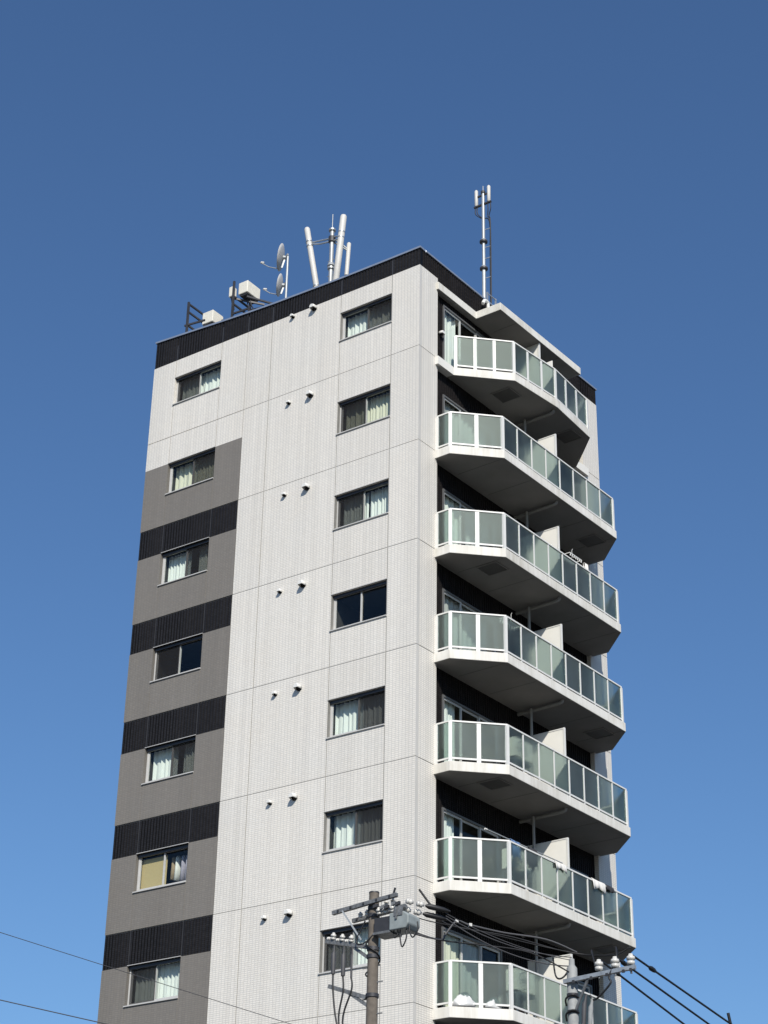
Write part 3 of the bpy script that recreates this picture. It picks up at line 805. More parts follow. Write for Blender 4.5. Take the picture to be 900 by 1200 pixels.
def blob(name, c, r, mat, label, cat, group=None, seed=0, tip=None):
    bm = bmesh.new(); bmesh.ops.create_icosphere(bm, subdivisions=3, radius=1.0); rnd = random.Random(seed)
    ph = [rnd.random() * 6 for _ in range(9)]
    for v in bm.verts:
        x, y, z = v.co
        h = (z + 1) / 2; a = math.atan2(y, x)
        k = (1 - h) ** 0.62 * (1 + (0.16 * math.sin(3 * a + ph[0]) + 0.10 * math.sin(7 * a + ph[1] + 3 * h) + 0.06 * math.sin(13 * a + ph[2])) * min(1, 3 * h + 0.15))
        if h < 0.12: k *= 0.82 + 1.5 * h
        v.co = (r[0] * k * math.cos(a) + 0.10 * h * math.sin(ph[3]), r[1] * k * math.sin(a), r[2] * 1.1 * (h + 0.05 * math.sin(5 * a + ph[4]) * h * (1 - h) * 4))
    me = bpy.data.meshes.new(name); bm.to_mesh(me); bm.free()
    for p in me.polygons: p.use_smooth = True
    me.materials.append(MATS[mat])
    o = bpy.data.objects.new(name, me); COL.objects.link(o)
    o.location = Vector(LB(c))
    return tag(o, label, cat, group)
zf = Z0 + JZ[6] + 0.002
blob('plastic_bag', (0.52, 1.12, zf), (0.30, 0.34, 0.34), 'bag_plastic', 'larger white plastic bag behind the left angled pane of the lowest balcony', 'bag', 'white bags on the lowest balcony', 1)
blob('plastic_bag', (1.02, 1.60, zf), (0.22, 0.26, 0.27), 'bag_plastic', 'smaller white plastic bag beside the dark bag on the lowest balcony', 'bag', 'white bags on the lowest balcony', 2)
blob('rubbish_bag', (1.20, 1.92, zf), (0.14, 0.17, 0.2), 'cloth_dark', 'small dark bag on the lowest balcony at the corner of the rail', 'bag', None, 3)

def cloth(name, y0, y1, ztop, drop, x, mat, label, cat, group=None, seed=0, xo=0.05):
    """fabric hung over a rail or rod: front and back flaps with folds"""
    rnd = random.Random(seed); n = 22; vs = []; ph = rnd.random() * 6
    prof = [(-xo, -drop * 0.8), (-xo * 0.8, -drop * 0.35), (-0.028, 0.0), (0, 0.022), (0.028, 0.0), (xo * 0.8, -drop * 0.45), (xo, -drop)]
    for (px, pz) in prof:
        for i in range(n + 1):
            t = i / n; f = min(1.0, -pz / 0.15) if pz < 0 else 0
            vs.append((x + px + f * 0.018 * math.sin(t * 17 + ph) , y0 + (y1 - y0) * t + f * 0.01 * math.sin(t * 9), ztop + pz * (1 + 0.18 * math.sin(t * 7 + ph))))
    fs = [(j * (n + 1) + i, j * (n + 1) + i + 1, (j + 1) * (n + 1) + i + 1, (j + 1) * (n + 1) + i) for j in range(len(prof) - 1) for i in range(n)]
    o = MB().add(vs, fs, True).build(name, mat, None, LB)
    sm = o.modifiers.new('thick', 'SOLIDIFY'); sm.thickness = 0.008
    return tag(o, label, cat, group)
# sixth balcony down: rod with blue clothes, white towels over the rail
zr = Z0 + JZ[5] + 1.064
rod = MB().tube([LB((0.95, 1.55, zr + 0.28)), LB((1.30, 4.3, zr + 0.12))], 0.014, 8)
rod = tag(rod.build('laundry_pole', 'mast_paint'), 'thin laundry pole slanting over the rail of the sixth balcony down', 'pole')
MB().tube([LB((0.942, 1.49, zr + 0.283)), LB((0.952, 1.565, zr + 0.279))], 0.024, 8).build('end_cap', 'white_aluminium', rod)
cloth('hanging_shirt', 2.35, 2.75, zr + 0.225, 0.42, 1.075, 'cloth_blue', 'blue garment hanging on the laundry pole, nearer the left end', 'clothing', 'laundry on the slanting pole', 1)
cloth('hanging_shirt', 3.0, 3.35, zr + 0.19, 0.5, 1.157, 'cloth_dark', 'dark blue garment hanging on the laundry pole, nearer the divider', 'clothing', 'laundry on the slanting pole', 2)
cloth('towel', 3.75, 4.25, zr + 0.002, 0.16, 1.409, 'cloth_white', 'pale towel draped over the rail just left of the divider board', 'towel', 'towels over the rail', 3)
cloth('towel', 5.45, 6.05, zr + 0.002, 0.22, 1.409, 'cloth_white', 'cream towel bunched over the rail right of the divider board', 'towel', 'towels over the rail', 4)
cloth('towel', 6.1, 6.45, zr + 0.004, 0.14, 1.409, 'cloth_dark', 'dark cloth over the rail beside the cream towel', 'towel', 'towels over the rail', 5)

def hanger_rack(y, z, x, label, n=7, L=0.55):
    e = empty('clothes_hanger', LB((x, y, z)), label, 'hanger')
    xf = lambda p: tuple(Vector(LB(p)) - Vector(LB((0, 0, 0))))
    m = MB()
    m.bar((-0.12, 0, 0), (-0.12, L, 0), 0.02, 0.02); m.bar((0.12, 0, 0), (0.12, L, 0), 0.02, 0.02)
    m.bar((-0.12, 0, 0), (0.12, 0, 0), 0.02, 0.02); m.bar((-0.12, L, 0), (0.12, L, 0), 0.02, 0.02)
    m.tube([(0, L / 2, 0.0), (0, L / 2, 0.22), (0.03, L / 2, 0.26)], 0.008, 6)
    m.build('frame', 'white_aluminium', e, xf)
    for k in range(n):
        for s in (-0.12, 0.12):
            MB().box(s - 0.012, s + 0.012, 0.03 + k * (L - 0.06) / (n - 1) - 0.01, 0.03 + k * (L - 0.06) / (n - 1) + 0.01, -0.08, -0.01).build('peg', 'white_aluminium', e, xf)
    return e
hanger_rack(2.7, Z0 + JZ[3] + 1.52, 0.75, 'white peg hanger above the rail of the fourth balcony down', 7, 0.7)
hanger_rack(5.1, Z0 + JZ[2] + 1.32, 1.2, 'white peg hanger right of the divider on the third balcony down', 7, 0.6)
cloth('towel', 5.85, 6.0, Z0 + JZ[2] + 1.30, 0.30, 1.30, 'cloth_white', 'narrow white towel hanging beside the peg hanger on the third balcony', 'towel', None, 9, 0.03)
# clothes hanging inside a grey-zone window
for k, (x, mat, lab) in enumerate(((-7.70, 'cloth_tan', 'tan shirt hanging leftmost inside the window with the tan blind'), (-7.57, 'cloth_white', 'pale shirt hanging second inside the window with the tan blind'), (-7.37, 'cloth_lilac', 'lilac shirt hanging third inside the window with the tan blind'), (-7.22, 'cloth_lilac', 'lilac shirt hanging rightmost inside the window with the tan blind'))):
    z1 = Z0 + JZ[5] + 1.86; vs = []
    n = 10; wd = 0.055
    for j, (dz, s) in enumerate(((0, 0.35), (-0.06, 0.9), (-0.35, 1.0), (-0.62 - 0.04 * k, 1.15))):
        for i in range(n):
            a = 2 * math.pi * i / n
            vs.append((x + wd * s * math.cos(a), 0.38 + 0.12 * s * math.sin(a), z1 + dz + 0.01 * math.sin(3 * a + k)))
    fs = [(j * n + i, j * n + (i + 1) % n, (j + 1) * n + (i + 1) % n, (j + 1) * n + i) for j in range(3) for i in range(n)] + [tuple(range(n - 1, -1, -1)), tuple(3 * n + i for i in range(n))]
    tag(MB().add(vs, fs, True).build('hanging_shirt', mat), lab, 'clothing', 'shirts hanging in the window')

# ------------------------------------------------------------------ rooftop equipment
ZR = Z0 + 2.75
def vtube(name, x, y, z0, z1, r, mat, parent, n=12):
    rr = r if isinstance(r, (list, tuple)) else (r, r)
    return MB().tube([(x, y, z0), (x, y, z1)], list(rr), n).build(name, mat, parent)
# three-sector antenna mast
mx, my = -5.00, 2.5
e = empty('antenna_mast', (mx, my, ZR), 'rooftop mast with three big slanted white sector antennas', 'antenna')
L_ = lambda z: Z0 + z - ZR
vtube('pole', 0, 0, 0, L_(7.36), 0.066, 'mast_paint', e)
for z in (5.95, 7.38): vtube('flange', 0, 0, L_(z) - 0.03, L_(z) + 0.03, 0.11, 'galvanised_steel', e)
vtube('flange', 0, 0, L_(6.0) + 0.03, L_(6.0) + 0.14, (0.12, 0.09), 'mast_paint', e)
vtube('lightning_rod', 0, 0, L_(7.38), L_(7.99), 0.014, 'mast_paint', e, 6)
def sector(pt, pb, r, name='sector_antenna'):
    pt, pb = Vector(pt), Vector(pb); d = (pt - pb).normalized()
    path = [pb, pb + d * 0.03, pt - d * 0.08, pt - d * 0.03, pt]
    return MB().tube(path, [r * 0.8, r, r, r * 0.8, r * 0.35], 14).build(name, 'antenna_white', e)
A1t, A1b = Vector((-0.99, -0.02, L_(7.88))), Vector((-0.42, 0.0, L_(4.9)))
A2t, A2b = Vector((0.50, -0.10, L_(7.70))), Vector((0.20, -0.10, L_(4.5)))
A3t, A3b = Vector((0.34, 0.42, L_(7.03))), Vector((0.22, 0.40, L_(4.6)))
for a, b, r in ((A1t, A1b, 0.092), (A2t, A2b, 0.102)): sector(a, b, r)
MB().tube([A3t - Vector((.06, 0, 1.2)), A3t - Vector((0, 0, 0.04)), A3t], [0.066, 0.066, 0.03], 12).build('sector_antenna', 'antenna_white', e)
MB().tube([A3b, A3t - Vector((.06, 0, 1.2))], 0.04, 8).build('antenna_pipe', 'mast_paint', e)
zb_ = L_(7.03)
for tgt in (A1t.lerp(A1b, 0.22), A2t.lerp(A2b, 0.25), A3t.lerp(A3b, 0.12)):
    m = MB()
    for dz in (0.05, -0.06): m.tube([(0, 0, zb_ + dz), (tgt.x * 0.5, tgt.y * 0.5, zb_ + dz * 1.1 + (tgt.z - zb_) * 0.4), (tgt.x, tgt.y, tgt.z + dz * 0.4)], 0.026, 8)
    m.build('bracket', 'galvanised_steel', e)
for tgt in (A1b, A2b, A3b): MB().tube([(0, 0, L_(4.6)), (tgt.x, tgt.y, tgt.z + 0.1)], 0.03, 8).build('bracket', 'galvanised_steel', e)
for tt, bb in ((A1t, A1b), (A2t, A2b)):
    for q in (0.2, 0.26, 0.8):
        c0 = tt.lerp(bb, q); dd = (tt - bb).normalized()
        MB().tube([c0 - dd * 0.02, c0 + dd * 0.02], 0.108, 14).build('clamp', 'galvanised_steel', e)
MB().tube(smooth_path([A1b + Vector((0, 0, 0.02)), A1b + Vector((0.1, 0, -0.3)), (-0.09, 0, L_(4.2)), (-0.085, 0.02, L_(3.2)), (-0.085, 0.02, 0.02)], 5), 0.022, 6).build('feeder_cable', 'cable_black', e)
vtube('collar', 0, 0, zb_ - 0.1, zb_ + 0.09, 0.11, 'dark_steel', e)
for z in (6.25, 5.7): MB().tube([(-0.13, 0, L_(z)), (0.13, 0, L_(z))], 0.012, 6).build('step_bolt', 'galvanised_steel', e)

# pole with two dishes
dx_, dy_ = -6.30, 2.0
e = empty('satellite_dish_pole', (dx_, dy_, ZR), 'galvanised pole carrying two grey satellite dishes on the roof', 'satellite dish')
vtube('pole', 0, 0, 0, L_(6.62), 0.036, 'mast_paint', e)
def dish(cx, cy, cz, r, aim, lnb):
    n, k = 20, 5; aim = Vector(aim).normalized(); a = aim.cross(Vector((0, 0, 1))).normalized(); b = a.cross(aim)
    c = Vector((cx, cy, cz)); vs = [c - aim * 0.09]
    for j in range(1, k + 1):
        q = j / k
        for i in range(n):
            t = 2 * math.pi * i / n
            vs.append(c + a * (r * 0.92 * q * math.cos(t)) + b * (r * q * math.sin(t)) + aim * (0.09 * q * q - 0.09))
    fs = [(0, 1 + i, 1 + (i + 1) % n) for i in range(n)] + [(1 + j * n + i, 1 + (j + 1) * n + i, 1 + (j + 1) * n + (i + 1) % n, 1 + j * n + (i + 1) % n) for j in range(k - 1) for i in range(n)]
    d = MB().add(vs, fs, True).build('dish', 'dish_grey', e)
    s = d.modifiers.new('thick', 'SOLIDIFY'); s.thickness = 0.012
    low = c - b * r * 0.95
    tip = Vector(lnb)
    m = MB().tube([low, low.lerp(tip, 0.5) - Vector((0, 0, 0.05)), tip], 0.016, 8); m.build('feed_arm', 'mast_paint', d)
    MB().tube([tip - aim * 0.02, tip - aim * 0.12], 0.04, 10).build('feed_horn', 'antenna_white', d)
    m = MB().tube([c - aim * 0.08, c - aim * 0.18], 0.07, 10); m.bar(c - aim * 0.14, (0, 0, cz), 0.05, 0.07); m.bar(c - aim * 0.14 - b * r * 0.1, c - aim * 0.12 - b * r * 0.85, 0.03, 0.05)
    m.build('mount', 'galvanised_steel', d)
dish(-0.28, 0.0, L_(6.70), 0.45, (-0.86, -0.47, 0.18), (-0.90, -0.22, L_(6.62)))
dish(-0.27, 0.0, L_(5.66), 0.37, (-0.86, -0.47, 0.18), (-0.75, -0.2, L_(5.58)))

# two equipment racks at the edge of the roof
def rack(x, y, label, boxes, posts, rails, dark='dark_steel'):
    e = empty('equipment_rack', (x, y, ZR), label, 'equipment rack', 'steel racks on the roof')
    for (px, py, h) in posts: MB().box(px - 0.03, px + 0.03, py - 0.03, py + 0.03, 0, L_(h)).build('post', dark, e)
    for (p, q) in rails: MB().bar((p[0], p[1], L_(p[2])), (q[0], q[1], L_(q[2])), 0.045, 0.055).build('rail', dark, e)
    for (bx, by, bz, sx, sy, sz) in boxes:
        b = MB().box(bx, bx + sx, by, by + sy, L_(bz), L_(bz) + sz).build('equipment_box', 'box_cream', e)
        bv = b.modifiers.new('bevel', 'BEVEL'); bv.width = 0.02; bv.segments = 2
        MB().box(bx + 0.05, bx + sx - 0.05, by + 0.04, by + sy - 0.04, L_(bz) - 0.06, L_(bz) - 0.001).build('mounting_foot', dark, e)
        for k in range(2): MB().tube([(bx + sx * (0.3 + 0.3 * k), by + sy * 0.5, L_(bz) - 0.05), (bx + sx * (0.3 + 0.35 * k) + 0.05, by + sy * 0.5, L_(bz) - 0.3), (bx + sx * 0.7, by + sy * 0.9, L_(bz) - 0.42)], 0.018, 6).build('cable', 'cable_grey', e)
    return e
rack(-9.10, 0.75, 'low dark steel rack with one cream box at the far left roof edge',
     [(0.10, 0.55, 4.72, 0.42, 0.50, 0.42), (-0.05, 0.1, 3.95, 0.3, 0.3, 0.3)],
     [(0, 0, 5.28), (0, 0.9, 5.28), (0.62, 0.9, 4.9), (0.62, 0.1, 4.3)],
     [((0, 0, 5.22), (0, 0.9, 5.22)), ((0, 0, 4.93), (0, 0.9, 4.93)), ((0, 0, 4.45), (0, 0.9, 4.45)), ((0, 0.9, 4.66), (0.62, 0.9, 4.66)), ((-0.1, 0, 4.45), (0.62, 0.1, 4.45)), ((0.62, 0.1, 4.25), (0.62, 0.9, 4.25))])
rack(-7.75, 1.25, 'taller dark steel rack with two cream boxes left of the satellite dishes',
     [(0.08, 0.12, 5.36, 0.36, 0.62, 0.42), (-0.24, 0.05, 5.36, 0.15, 0.2, 0.36)],
     [(0, 0, 5.82), (0, 0.8, 5.6), (0.62, 0.05, 4.7), (0.62, 0.8, 5.0)],
     [((0, 0, 5.28), (0, 0.8, 5.28)), ((0, 0, 5.0), (0, 0.8, 5.0)), ((-0.1, 0.05, 5.27), (0.62, 0.75, 5.15)), ((0, 0.8, 5.20), (0.9, 0.8, 5.06)), ((0, 0.8, 4.95), (0.9, 0.8, 4.85)), ((0, 0, 4.62), (0.66, 0.05, 4.62)), ((0.45, 0.1, 5.15), (1.0, 1.1, 5.15))])

# slim mast by the balcony side
sx, sy = -0.34, 3.8
e = empty('antenna_mast', (sx, sy, ZR), 'slim tall rooftop pole with two small upright antennas at its top', 'antenna')
vtube('pole', 0, 0, 0, L_(7.62), 0.05, 'mast_paint', e)
vtube('pole_base', 0, 0, 0, L_(4.9), 0.058, 'mast_paint', e)
for z in (4.86, 5.83):
    vtube('flange', 0, 0, L_(z) - 0.035, L_(z) + 0.02, 0.12, 'dark_steel', e)
    vtube('flange', 0, 0, L_(z) + 0.02, L_(z) + 0.09, (0.12, 0.06), 'mast_paint', e)
for x in (-0.24, 0.2):
    MB().tube([(x, 0, L_(7.22)), (x, 0, L_(7.25)), (x, 0, L_(7.78)), (x, 0, L_(7.82))], [0.035, 0.055, 0.055, 0.028], 12).build('small_antenna', 'antenna_white', e)
MB().bar((-0.32, 0, L_(7.20)), (0.28, 0, L_(7.20)), 0.06, 0.05).build('arm', 'dark_steel', e)
MB().bar((-0.24, 0, L_(7.55)), (0.2, 0, L_(7.55)), 0.04, 0.05).build('arm', 'dark_steel', e)
vtube('lightning_rod', 0, 0, L_(7.62), L_(7.88), 0.012, 'mast_paint', e, 6)
vtube('lamp_cap', 0, 0, L_(7.60), L_(7.68), 0.07, 'dark_steel', e)
for k, (x, c) in enumerate(((-0.26, -0.1), (-0.2, 0.0), (0.16, 0.1), (0.25, 0.2))):
    pts = smooth_path([(x, 0, L_(7.2)), (x * 1.05, 0, L_(6.95)), (x * 0.5 + 0.06, 0.03, L_(6.72)), (0.19 + 0.012 * k, 0.03, L_(6.5)), (0.2 + 0.012 * k, 0.03, L_(5.2)), (0.19 + 0.012 * k, 0.03, 0.05)], 6)
    MB().tube(pts, 0.014, 6).build('feeder_cable', 'cable_black', e)
for z in (6.25, 5.6, 5.2, 4.5): MB().bar((0, 0, L_(z)), (0.24, 0.03, L_(z)), 0.02, 0.02).build('cable_clamp', 'galvanised_steel', e)
# low guard frame and white conduit at its foot
e = empty('guard_frame', LB((-0.11, 3.40, Z0 + PT + 0.043)), 'small steel guard frame on the parapet at the foot of the slim mast', 'frame')
xf = lambda p: tuple(Vector(LB(p)) - Vector(LB((0, 0, 0))))
for y in (0.0, 0.42): MB().box(-0.02, 0.02, y - 0.02, y + 0.02, 0, 0.44).build('post', 'galvanised_steel', e, xf)
for z in (0.12, 0.41): MB().bar((0, 0, z), (0, 0.42, z), 0.025, 0.025).build('rail', 'galvanised_steel', e, xf)
o = MB().tube([LB(p) for p in smooth_path([(0.13, 3.08, Z0 + 2.442), (0.13, 3.08, Z0 + 2.90), (0.13, 3.03, Z0 + 3.0), (0.13, 2.90, Z0 + 2.98), (0.13, 2.82, Z0 + 2.84)], 4)], 0.05, 10)
tag(o.build('conduit', 'white_aluminium'), 'short white bent conduit on the canopy below the slim mast', 'pipe')

# ------------------------------------------------------------------ utility poles and wires
def insulator(x, y, z, parent, s=1.0, axis=(0, 0, 1)):
    ax = Vector(axis).normalized(); p = Vector((x, y, z))
    hs = [(0, .02), (0.004, .055), (.05, .06), (.055, .04), (.07, .04), (.075, .065), (.12, .06), (.13, .035), (.16, .03), (.166, .004)]
    return MB().tube([p + ax * h * s for h, r in hs], [max(r, .002) * s for h, r in hs], 12).build('insulator', 'porcelain', parent)
P1 = (2.745, -5.373); T1 = -16.744 + Z0
e = empty('utility_pole', (P1[0], P1[1], 0), 'brown concrete utility pole with crossarms and a grey switch box in front of the tower', 'utility pole', 'utility poles')
MB().tube([(0, 0, 0), (0, 0, T1)], [0.165, 0.098], 20).build('shaft', 'pole_concrete', e)
MB().tube([(0, 0, T1), (0, 0, T1 + 0.025)], [0.104, 0.100], 20).build('top_cap', 'dark_steel', e)
def zz(d): return T1 + d
for (x0, z0_, x1, z1_, y) in ((-0.88, -0.30, 0.66, -0.17, -0.16), (-0.62, -0.42, 0.66, -0.33, 0.16)):
    c = MB().bar((x0, y, zz(z0_)), (x1, y, zz(z1_)), 0.075, 0.075).build('crossarm', 'weathered_steel', e)
    for t in (0.1, 0.3, 0.5, 0.7, 0.9): MB().obox((x0 + (x1 - x0) * t, y - 0.041, zz(z0_ + (z1_ - z0_) * t)), (1, 0, 0), (0, 1, 0), (0, 0, 1), 0.02, 0.012, 0.02).build('bolt', 'dark_steel', c)
MB().bar((-0.62, -0.2, zz(-0.30)), (-0.2, -0.12, zz(-0.92)), 0.02, 0.03).build('brace', 'mast_paint', e)
for z in (-0.3, -0.45, -1.1, -1.25, -2.0): MB().tube([(0, 0, zz(z) - 0.035), (0, 0, zz(z) + 0.035)], 0.118 + 0.006 * (-z), 16).build('band', 'dark_steel', e)
# switch box: cream-grey front, sloped underside
bx = MB(); pr = [(0.505, -0.86), (0.88, -0.86), (0.95, -0.77), (0.95, -0.60), (0.84, -0.52), (0.505, -0.52)]
bx.add([(x, -0.20, zz(z)) for x, z in pr] + [(x, 0.22, zz(z)) for x, z in pr], [tuple(range(5, -1, -1)), tuple(range(6, 12))] + [(i, (i + 1) % 6, 6 + (i + 1) % 6, 6 + i) for i in range(6)])
sb = fixn(bx.build('switch_box', 'switch_box_grey', e)); bv = sb.modifiers.new('bevel', 'BEVEL'); bv.width = 0.025; bv.segments = 3
tk = MB().box(0.13, 0.50, -0.16, 0.20, zz(-0.84), zz(-0.56)).build('mechanism_case', 'dark_steel', e)
MB().box(0.11, 0.52, -0.18, 0.22, zz(-0.885), zz(-0.841)).build('base_plate', 'weathered_steel', e)
m = MB(); m.box(0.62, 0.82, -0.215, -0.19, zz(-0.60), zz(-0.42)); m.box(0.66, 0.70, -0.23, -0.2, zz(-0.66), zz(-0.38)); m.build('bracket', 'weathered_steel', sb)
for k, x in enumerate((0.22, 0.38, 0.54)): insulator(x, -0.12, zz(-0.48), sb, 0.85, (0.1, -0.5, 1))
for x, z in ((-0.32, -0.44), (-0.16, -0.42), (0.3, -0.30), (0.45, -0.28)): insulator(x, 0.0, zz(z), e, 0.75)
MB().bar((0.1, 0.0, zz(-0.42)), (0.75, 0.0, zz(-0.36)), 0.06, 0.07).build('hanger_bar', 'weathered_steel', e)
for k in range(5): MB().obox((0.2 + 0.13 * k, -0.22 + 0.05 * (k % 2), zz(-0.34 - 0.03 * (k % 3))), (1, 0.2, 0.3), (0, 1, 0), (0, 0, 1), 0.045, 0.03, 0.03).build('clamp', 'weathered_steel' if k % 2 else 'dark_steel', e)
# left brackets with cut-outs
MB().bar((-1.10, -0.05, zz(-0.80)), (-0.08, -0.05, zz(-1.06)), 0.07, 0.08).build('bracket', 'weathered_steel', e)
MB().bar((-0.45, -0.05, zz(-1.00)), (-0.06, -0.05, zz(-1.28)), 0.05, 0.06).build('brace', 'weathered_steel', e)
MB().bar((-1.0, -0.05, zz(-1.70)), (-0.1, -0.05, zz(-2.03)), 0.07, 0.08).build('bracket', 'weathered_steel', e)
MB().bar((-0.5, -0.05, zz(-1.90)), (-0.08, -0.05, zz(-2.18)), 0.05, 0.06).build('brace', 'weathered_steel', e)
for x, z in ((-0.92, -0.80), (-0.70, -0.86), (-0.48, -0.91)):
    insulator(x, -0.07, zz(z), e, 0.85, (0.25, -0.2, 1)); insulator(x - 0.06, -0.07, zz(z + 0.03), e, 0.6, (-1, 0, 0.1))
for k, (x, za, zb2, x2) in enumerate(((-0.88, -0.92, -1.48, -0.74), (-0.64, -0.98, -1.55, -0.69), (-0.44, -1.02, -1.61, -0.60))):
    MB().tube([(x, -0.08, zz(za)), (x, -0.08, zz(za - 0.12)), (x - 0.01, -0.08, zz(za - 0.18)), (x - 0.01, -0.08, zz(zb2))], [0.014, 0.02, 0.05, 0.042] if k < 2 else [0.014, 0.016, 0.022, 0.022], 10).build('arrester', 'cable_grey', e)
    MB().tube(smooth_path([(x - 0.01, -0.08, zz(zb2)), (x + 0.02, -0.10, zz(-1.85)), (x2, -0.12, zz(-2.45)), (x2 * 0.6, -0.12, zz(-3.3)), (-0.16, -0.12, zz(-4.5))], 6), 0.018, 8).build('lead_wire', 'cable_black', e)
# coiled wire round the shaft and loops
def helix(z0_, z1_, turns, r):
    return [(r * math.cos(2 * math.pi * turns * t), r * math.sin(2 * math.pi * turns * t), zz(z0_ + (z1_ - z0_) * t)) for t in [i / 40 for i in range(41)]]
MB().tube(helix(-0.65, -1.65, 1.7, 0.135), 0.016, 6).build('wrapped_cable', 'cable_black', e)
MB().tube(smooth_path([(-0.13, -0.1, zz(-0.55)), (-0.3, -0.15, zz(-0.95)), (-0.1, -0.15, zz(-1.0)), (0.13, -0.05, zz(-0.75))], 6), 0.014, 6).build('loop_wire', 'cable_black', e)
for (a, b, c_, d_) in ((0.70, -0.86, -1.20, 0.86), (0.92, -0.80, -1.05, 1.12), (0.55, -0.86, -1.0, 0.66)):
    MB().tube(smooth_path([(a, -0.1, zz(b)), (a + 0.02, -0.12, zz((b + c_) / 2)), ((a + d_) / 2, -0.14, zz(c_)), (d_, -0.12, zz((b + c_) / 2)), (d_ - 0.02, -0.1, zz(b + 0.05))], 6), 0.014, 6).build('loop_wire', 'cable_black', e)
for k in range(7):
    z = -1.45 - 0.3 * k; s = 1 if k % 2 else -1
    MB().bar((s * 0.1, 0, zz(z)), (s * 0.24, 0, zz(z)), 0.018, 0.018).build('step_bolt', 'weathered_steel', e)
# strain insulators towards the second pole
dirv = Vector((0.58, 0.79, -0.12)).normalized()
for k, (x, y, z) in enumerate(((0.60, 0.10, -0.20), (0.50, 0.16, -0.33))):
    p = Vector((x, y, zz(z)))
    for q in range(2): insulator(*(p + dirv * (0.08 + 0.22 * q)), e, 0.95, dirv)
    MB().tube([p + dirv * 0.48, p + dirv * 0.56, p + dirv * 0.86, p + dirv * 1.0], [0.02, 0.055, 0.05, 0.02], 10).build('wire_sleeve', 'cable_black', e)
    if k == 0: MB().tube([p + dirv * 0.62, p + dirv * 0.55 + Vector((-0.16, -0.1, 0.34))], 0.022, 8).build('wire_tail', 'cable_black', e)
MB().bar((0.56, -0.14, zz(-0.14)), (0.60, -0.14, zz(-0.02)), 0.03, 0.03).build('bolt', 'dark_steel', e)

P2 = (5.206, -2.010); T2 = -17.723 + Z0
e2 = empty('utility_pole', (P2[0], P2[1], 0), 'grey steel utility pole with three white insulators in front of the lowest balcony', 'utility pole', 'utility poles')
MB().tube([(0, 0, 0), (0, 0, T2 - 0.08), (0, 0, T2 - 0.02), (0, 0, T2 + 0.10), (0, 0, T2 + 0.12)], [0.12, 0.105, 0.06, 0.055, 0.02], 18).build('shaft', 'pole_grey', e2)
arm = MB().bar((-0.12, -0.12, T2 - 0.36), (1.48, -0.12, T2 - 0.28), 0.08, 0.08).build('crossarm', 'galvanised_steel', e2)
for t in (0.15, 0.4, 0.62, 0.85, 0.95): MB().obox((1.6 * t - 0.12, -0.165, T2 - 0.36 + 0.08 * t - 0.05), (1, 0, 0), (0, 1, 0), (0, 0, 1), 0.025, 0.015, 0.03).build('bolt', 'dark_steel', arm)
MB().bar((0.42, -0.12, T2 - 0.38), (0.08, -0.05, T2 - 0.95), 0.03, 0.05).build('brace', 'weathered_steel', e2)
for z in (-0.36, -0.62, -0.95): MB().tube([(0, 0, T2 + z - 0.03), (0, 0, T2 + z + 0.03)], 0.118, 16).build('band', 'dark_steel', e2)
for x in (0.68, 1.04, 1.39):
    insulator(x, -0.12, T2 - 0.26 + 0.03 * x / 1.4, e2, 1.35); MB().tube([(x, -0.12, T2 - 0.40), (x, -0.12, T2 - 0.22)], 0.022, 8).build('pin', 'weathered_steel', e2)
for (x, z0_, z1_) in ((0.42, -0.70, -1.35), (0.56, -0.78, -1.4)):
    MB().tube([(x, -0.2, T2 + z0_), (x - 0.03, -0.2, T2 + z0_ - 0.12), (x - 0.05, -0.2, T2 + z0_ - 0.18), (x - 0.09, -0.2, T2 + z1_)], [0.025, 0.03, 0.05, 0.045], 10).build('arrester', 'pole_grey' if x > .5 else 'cable_grey', e2)
    insulator(x - 0.09, -0.2, T2 + z1_ - 0.02, e2, 0.8)
MB().tube(smooth_path([(0.98, 0.05, T2 + 0.22), (1.06, -0.1, T2 - 0.05), (0.92, -0.16, T2 - 0.4), (0.95, -0.18, T2 - 0.55), (0.62, -0.2, T2 - 0.82), (0.5, -0.2, T2 - 0.72)], 6), 0.02, 6).build('jumper_wire', 'cable_black', e2)
MB().tube(smooth_path([(0.40, 0.1, T2 + 0.25), (0.48, 0.0, T2 + 0.10), (0.58, -0.1, T2 - 0.1), (0.6, -0.12, T2 - 0.22)], 6), 0.018, 6).build('jumper_wire', 'cable_black', e2)
MB().tube(smooth_path([(0.0, 0.0, T2 + 0.12), (-0.08, -0.05, T2 - 0.16), (-0.2, -0.1, T2 - 0.28), (-0.32, -0.1, T2 - 0.2), (-0.37, -0.1, T2 + 0.18)], 6), 0.018, 6).build('jumper_wire', 'cable_black', e2)
for z in (-0.7, -1.0): MB().tube(smooth_path([(-0.12, -0.05, T2 + z - 0.12), (-0.08, -0.13, T2 + z), (0.08, -0.13, T2 + z + 0.06), (0.13, 0.0, T2 + z + 0.02)], 5), 0.02, 6).build('tie_wire', 'cable_black', e2)

def wire(pts, r, label, mat='cable_black', group='overhead power wires'):
    return tag(MB().tube(pts, r, 8).build('power_cable', mat), label, 'cable', group)
w2 = lambda p: Vector((P2[0] + p[0], P2[1] + p[1], T2 + p[2]))
w1 = lambda p: Vector((P1[0] + p[0], P1[1] + p[1], T1 + p[2]))
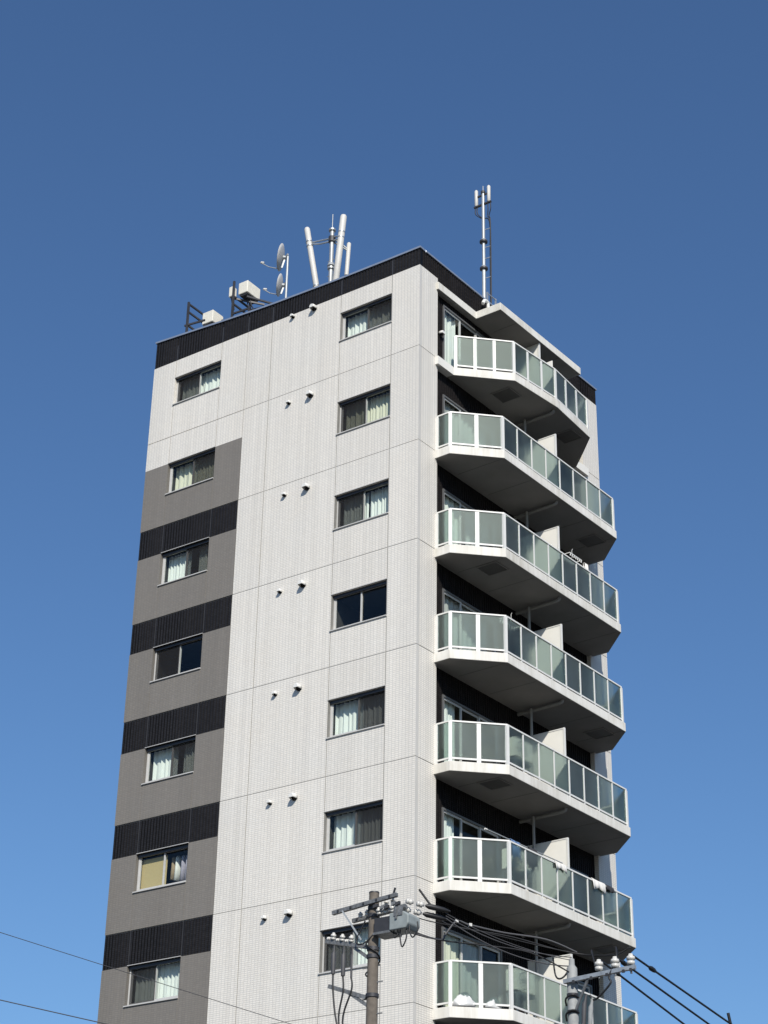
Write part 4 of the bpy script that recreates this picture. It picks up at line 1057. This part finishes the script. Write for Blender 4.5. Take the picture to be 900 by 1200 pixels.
# three wires leaving the second pole down the side street
ends = [(6.222, 2.933), (5.818, 2.689), (5.367, 2.417)]
labs = ['topmost of the three black wires running down right from the insulators', 'middle of the three black wires running down right from the insulators', 'lowest of the three black wires running down right from the insulators']
for k, (x, en) in enumerate(zip((1.39, 1.04, 0.68), ends)):
    p = w2((x, -0.12, -0.02)); q = Vector((en[0], en[1], -18.023 + Z0)); d = (q - p)
    pts = [p + d * t for t in (0, 0.25, 0.5, 0.75, 1.0, 1.6, 2.4, 3.4)]
    o = wire(pts, 0.022, labs[k])
    t = 0.17 if k != 1 else 0.06
    MB().tube([p + d * t, p + d * (t + 0.02), p + d * (t + 0.05), p + d * (t + 0.07)], [0.022, 0.05, 0.045, 0.022], 8).build('wire_sleeve', 'cable_black', o)
    if k == 0: MB().tube([q + d * 0.01, q + Vector((-0.02, 0, 0.22))], 0.035, 8).build('wire_tail', 'cable_black', o)
# between the poles
zc = Z0
C1 = [(3.44, -4.356, -16.991), (3.679, -4.017, -17.201), (4.43, -2.999, -17.292), (5.212, -2.0, -17.50), (5.9, -1.6, -17.55), (6.55, -2.05, -17.58)]
C2 = [(3.069, -4.903, -17.408), (3.524, -4.237, -17.503), (3.596, -4.134, -17.387), (3.732, -3.943, -17.10), (3.901, -3.709, -17.143), (4.321, -3.143, -17.224), (4.876, -2.427, -17.274), (5.281, -1.922, -17.473)]
C3 = [(3.237, -4.652, -17.118), (3.472, -4.311, -17.173), (3.996, -3.578, -17.246), (4.872, -2.429, -17.429), (5.5, -1.9, -17.55), (6.22, -2.1, -17.70)]
C4 = [(3.219, -4.68, -17.411), (3.524, -4.237, -17.51), (3.995, -3.579, -17.519), (4.646, -2.715, -17.565), (5.2, -2.1, -17.9)]
for pts, r, lab, mat in ((C1, 0.015, 'black wire from the strain insulators of the brown pole to the grey pole', 'cable_black'),
                    (C2, 0.020, 'grey cable that arches up beside the white corner of the tower', 'cable_grey'),
                    (C3, 0.011, 'thin black wire from the switch box straight to the grey pole', 'cable_black'),
                    (C4, 0.016, 'lowest black cable sagging from the switch box to the grey pole', 'cable_black')):
    o = wire(smooth_path([(x, y, z + zc) for x, y, z in pts], 6), r, lab, mat)
    if pts is C2:
        for q in (pts[3], pts[4]): MB().obox((q[0], q[1], q[2] + zc), (0.6, 0.8, 0), (0.8, -0.6, 0), (0, 0, 1), 0.03, 0.03, 0.03).build('clip', 'porcelain', o)
for k, dz in enumerate((0.10, 0.16, -0.02)):
    pts = catenary(w1((1.12, 0.85, -0.36 - 0.05 * k)), w2((0.0, 0.0, dz - 0.02)), 0.12 + 0.05 * k, 14)
    o = wire(pts, 0.008 + 0.002 * k, ['upper', 'middle', 'lower'][k] + ' of three thin dark wires strung against the shaded balcony wall', 'cable_grey')
# two thin wires from the left to the brown pole
wire(catenary((-0.62, -18.6, -18.60 + Z0), w1((-0.05, -0.1, -2.98)), 0.02), 0.006, 'upper thin wire crossing the sky at lower left and the grey wall', 'cable_grey', 'thin wires on the left')
o = wire(catenary((-2.05, -14.9, -19.45 + Z0), w1((-0.05, -0.1, -3.6)), 0.02), 0.009, 'lower thin wire at the bottom left corner', 'cable_grey', 'thin wires on the left')
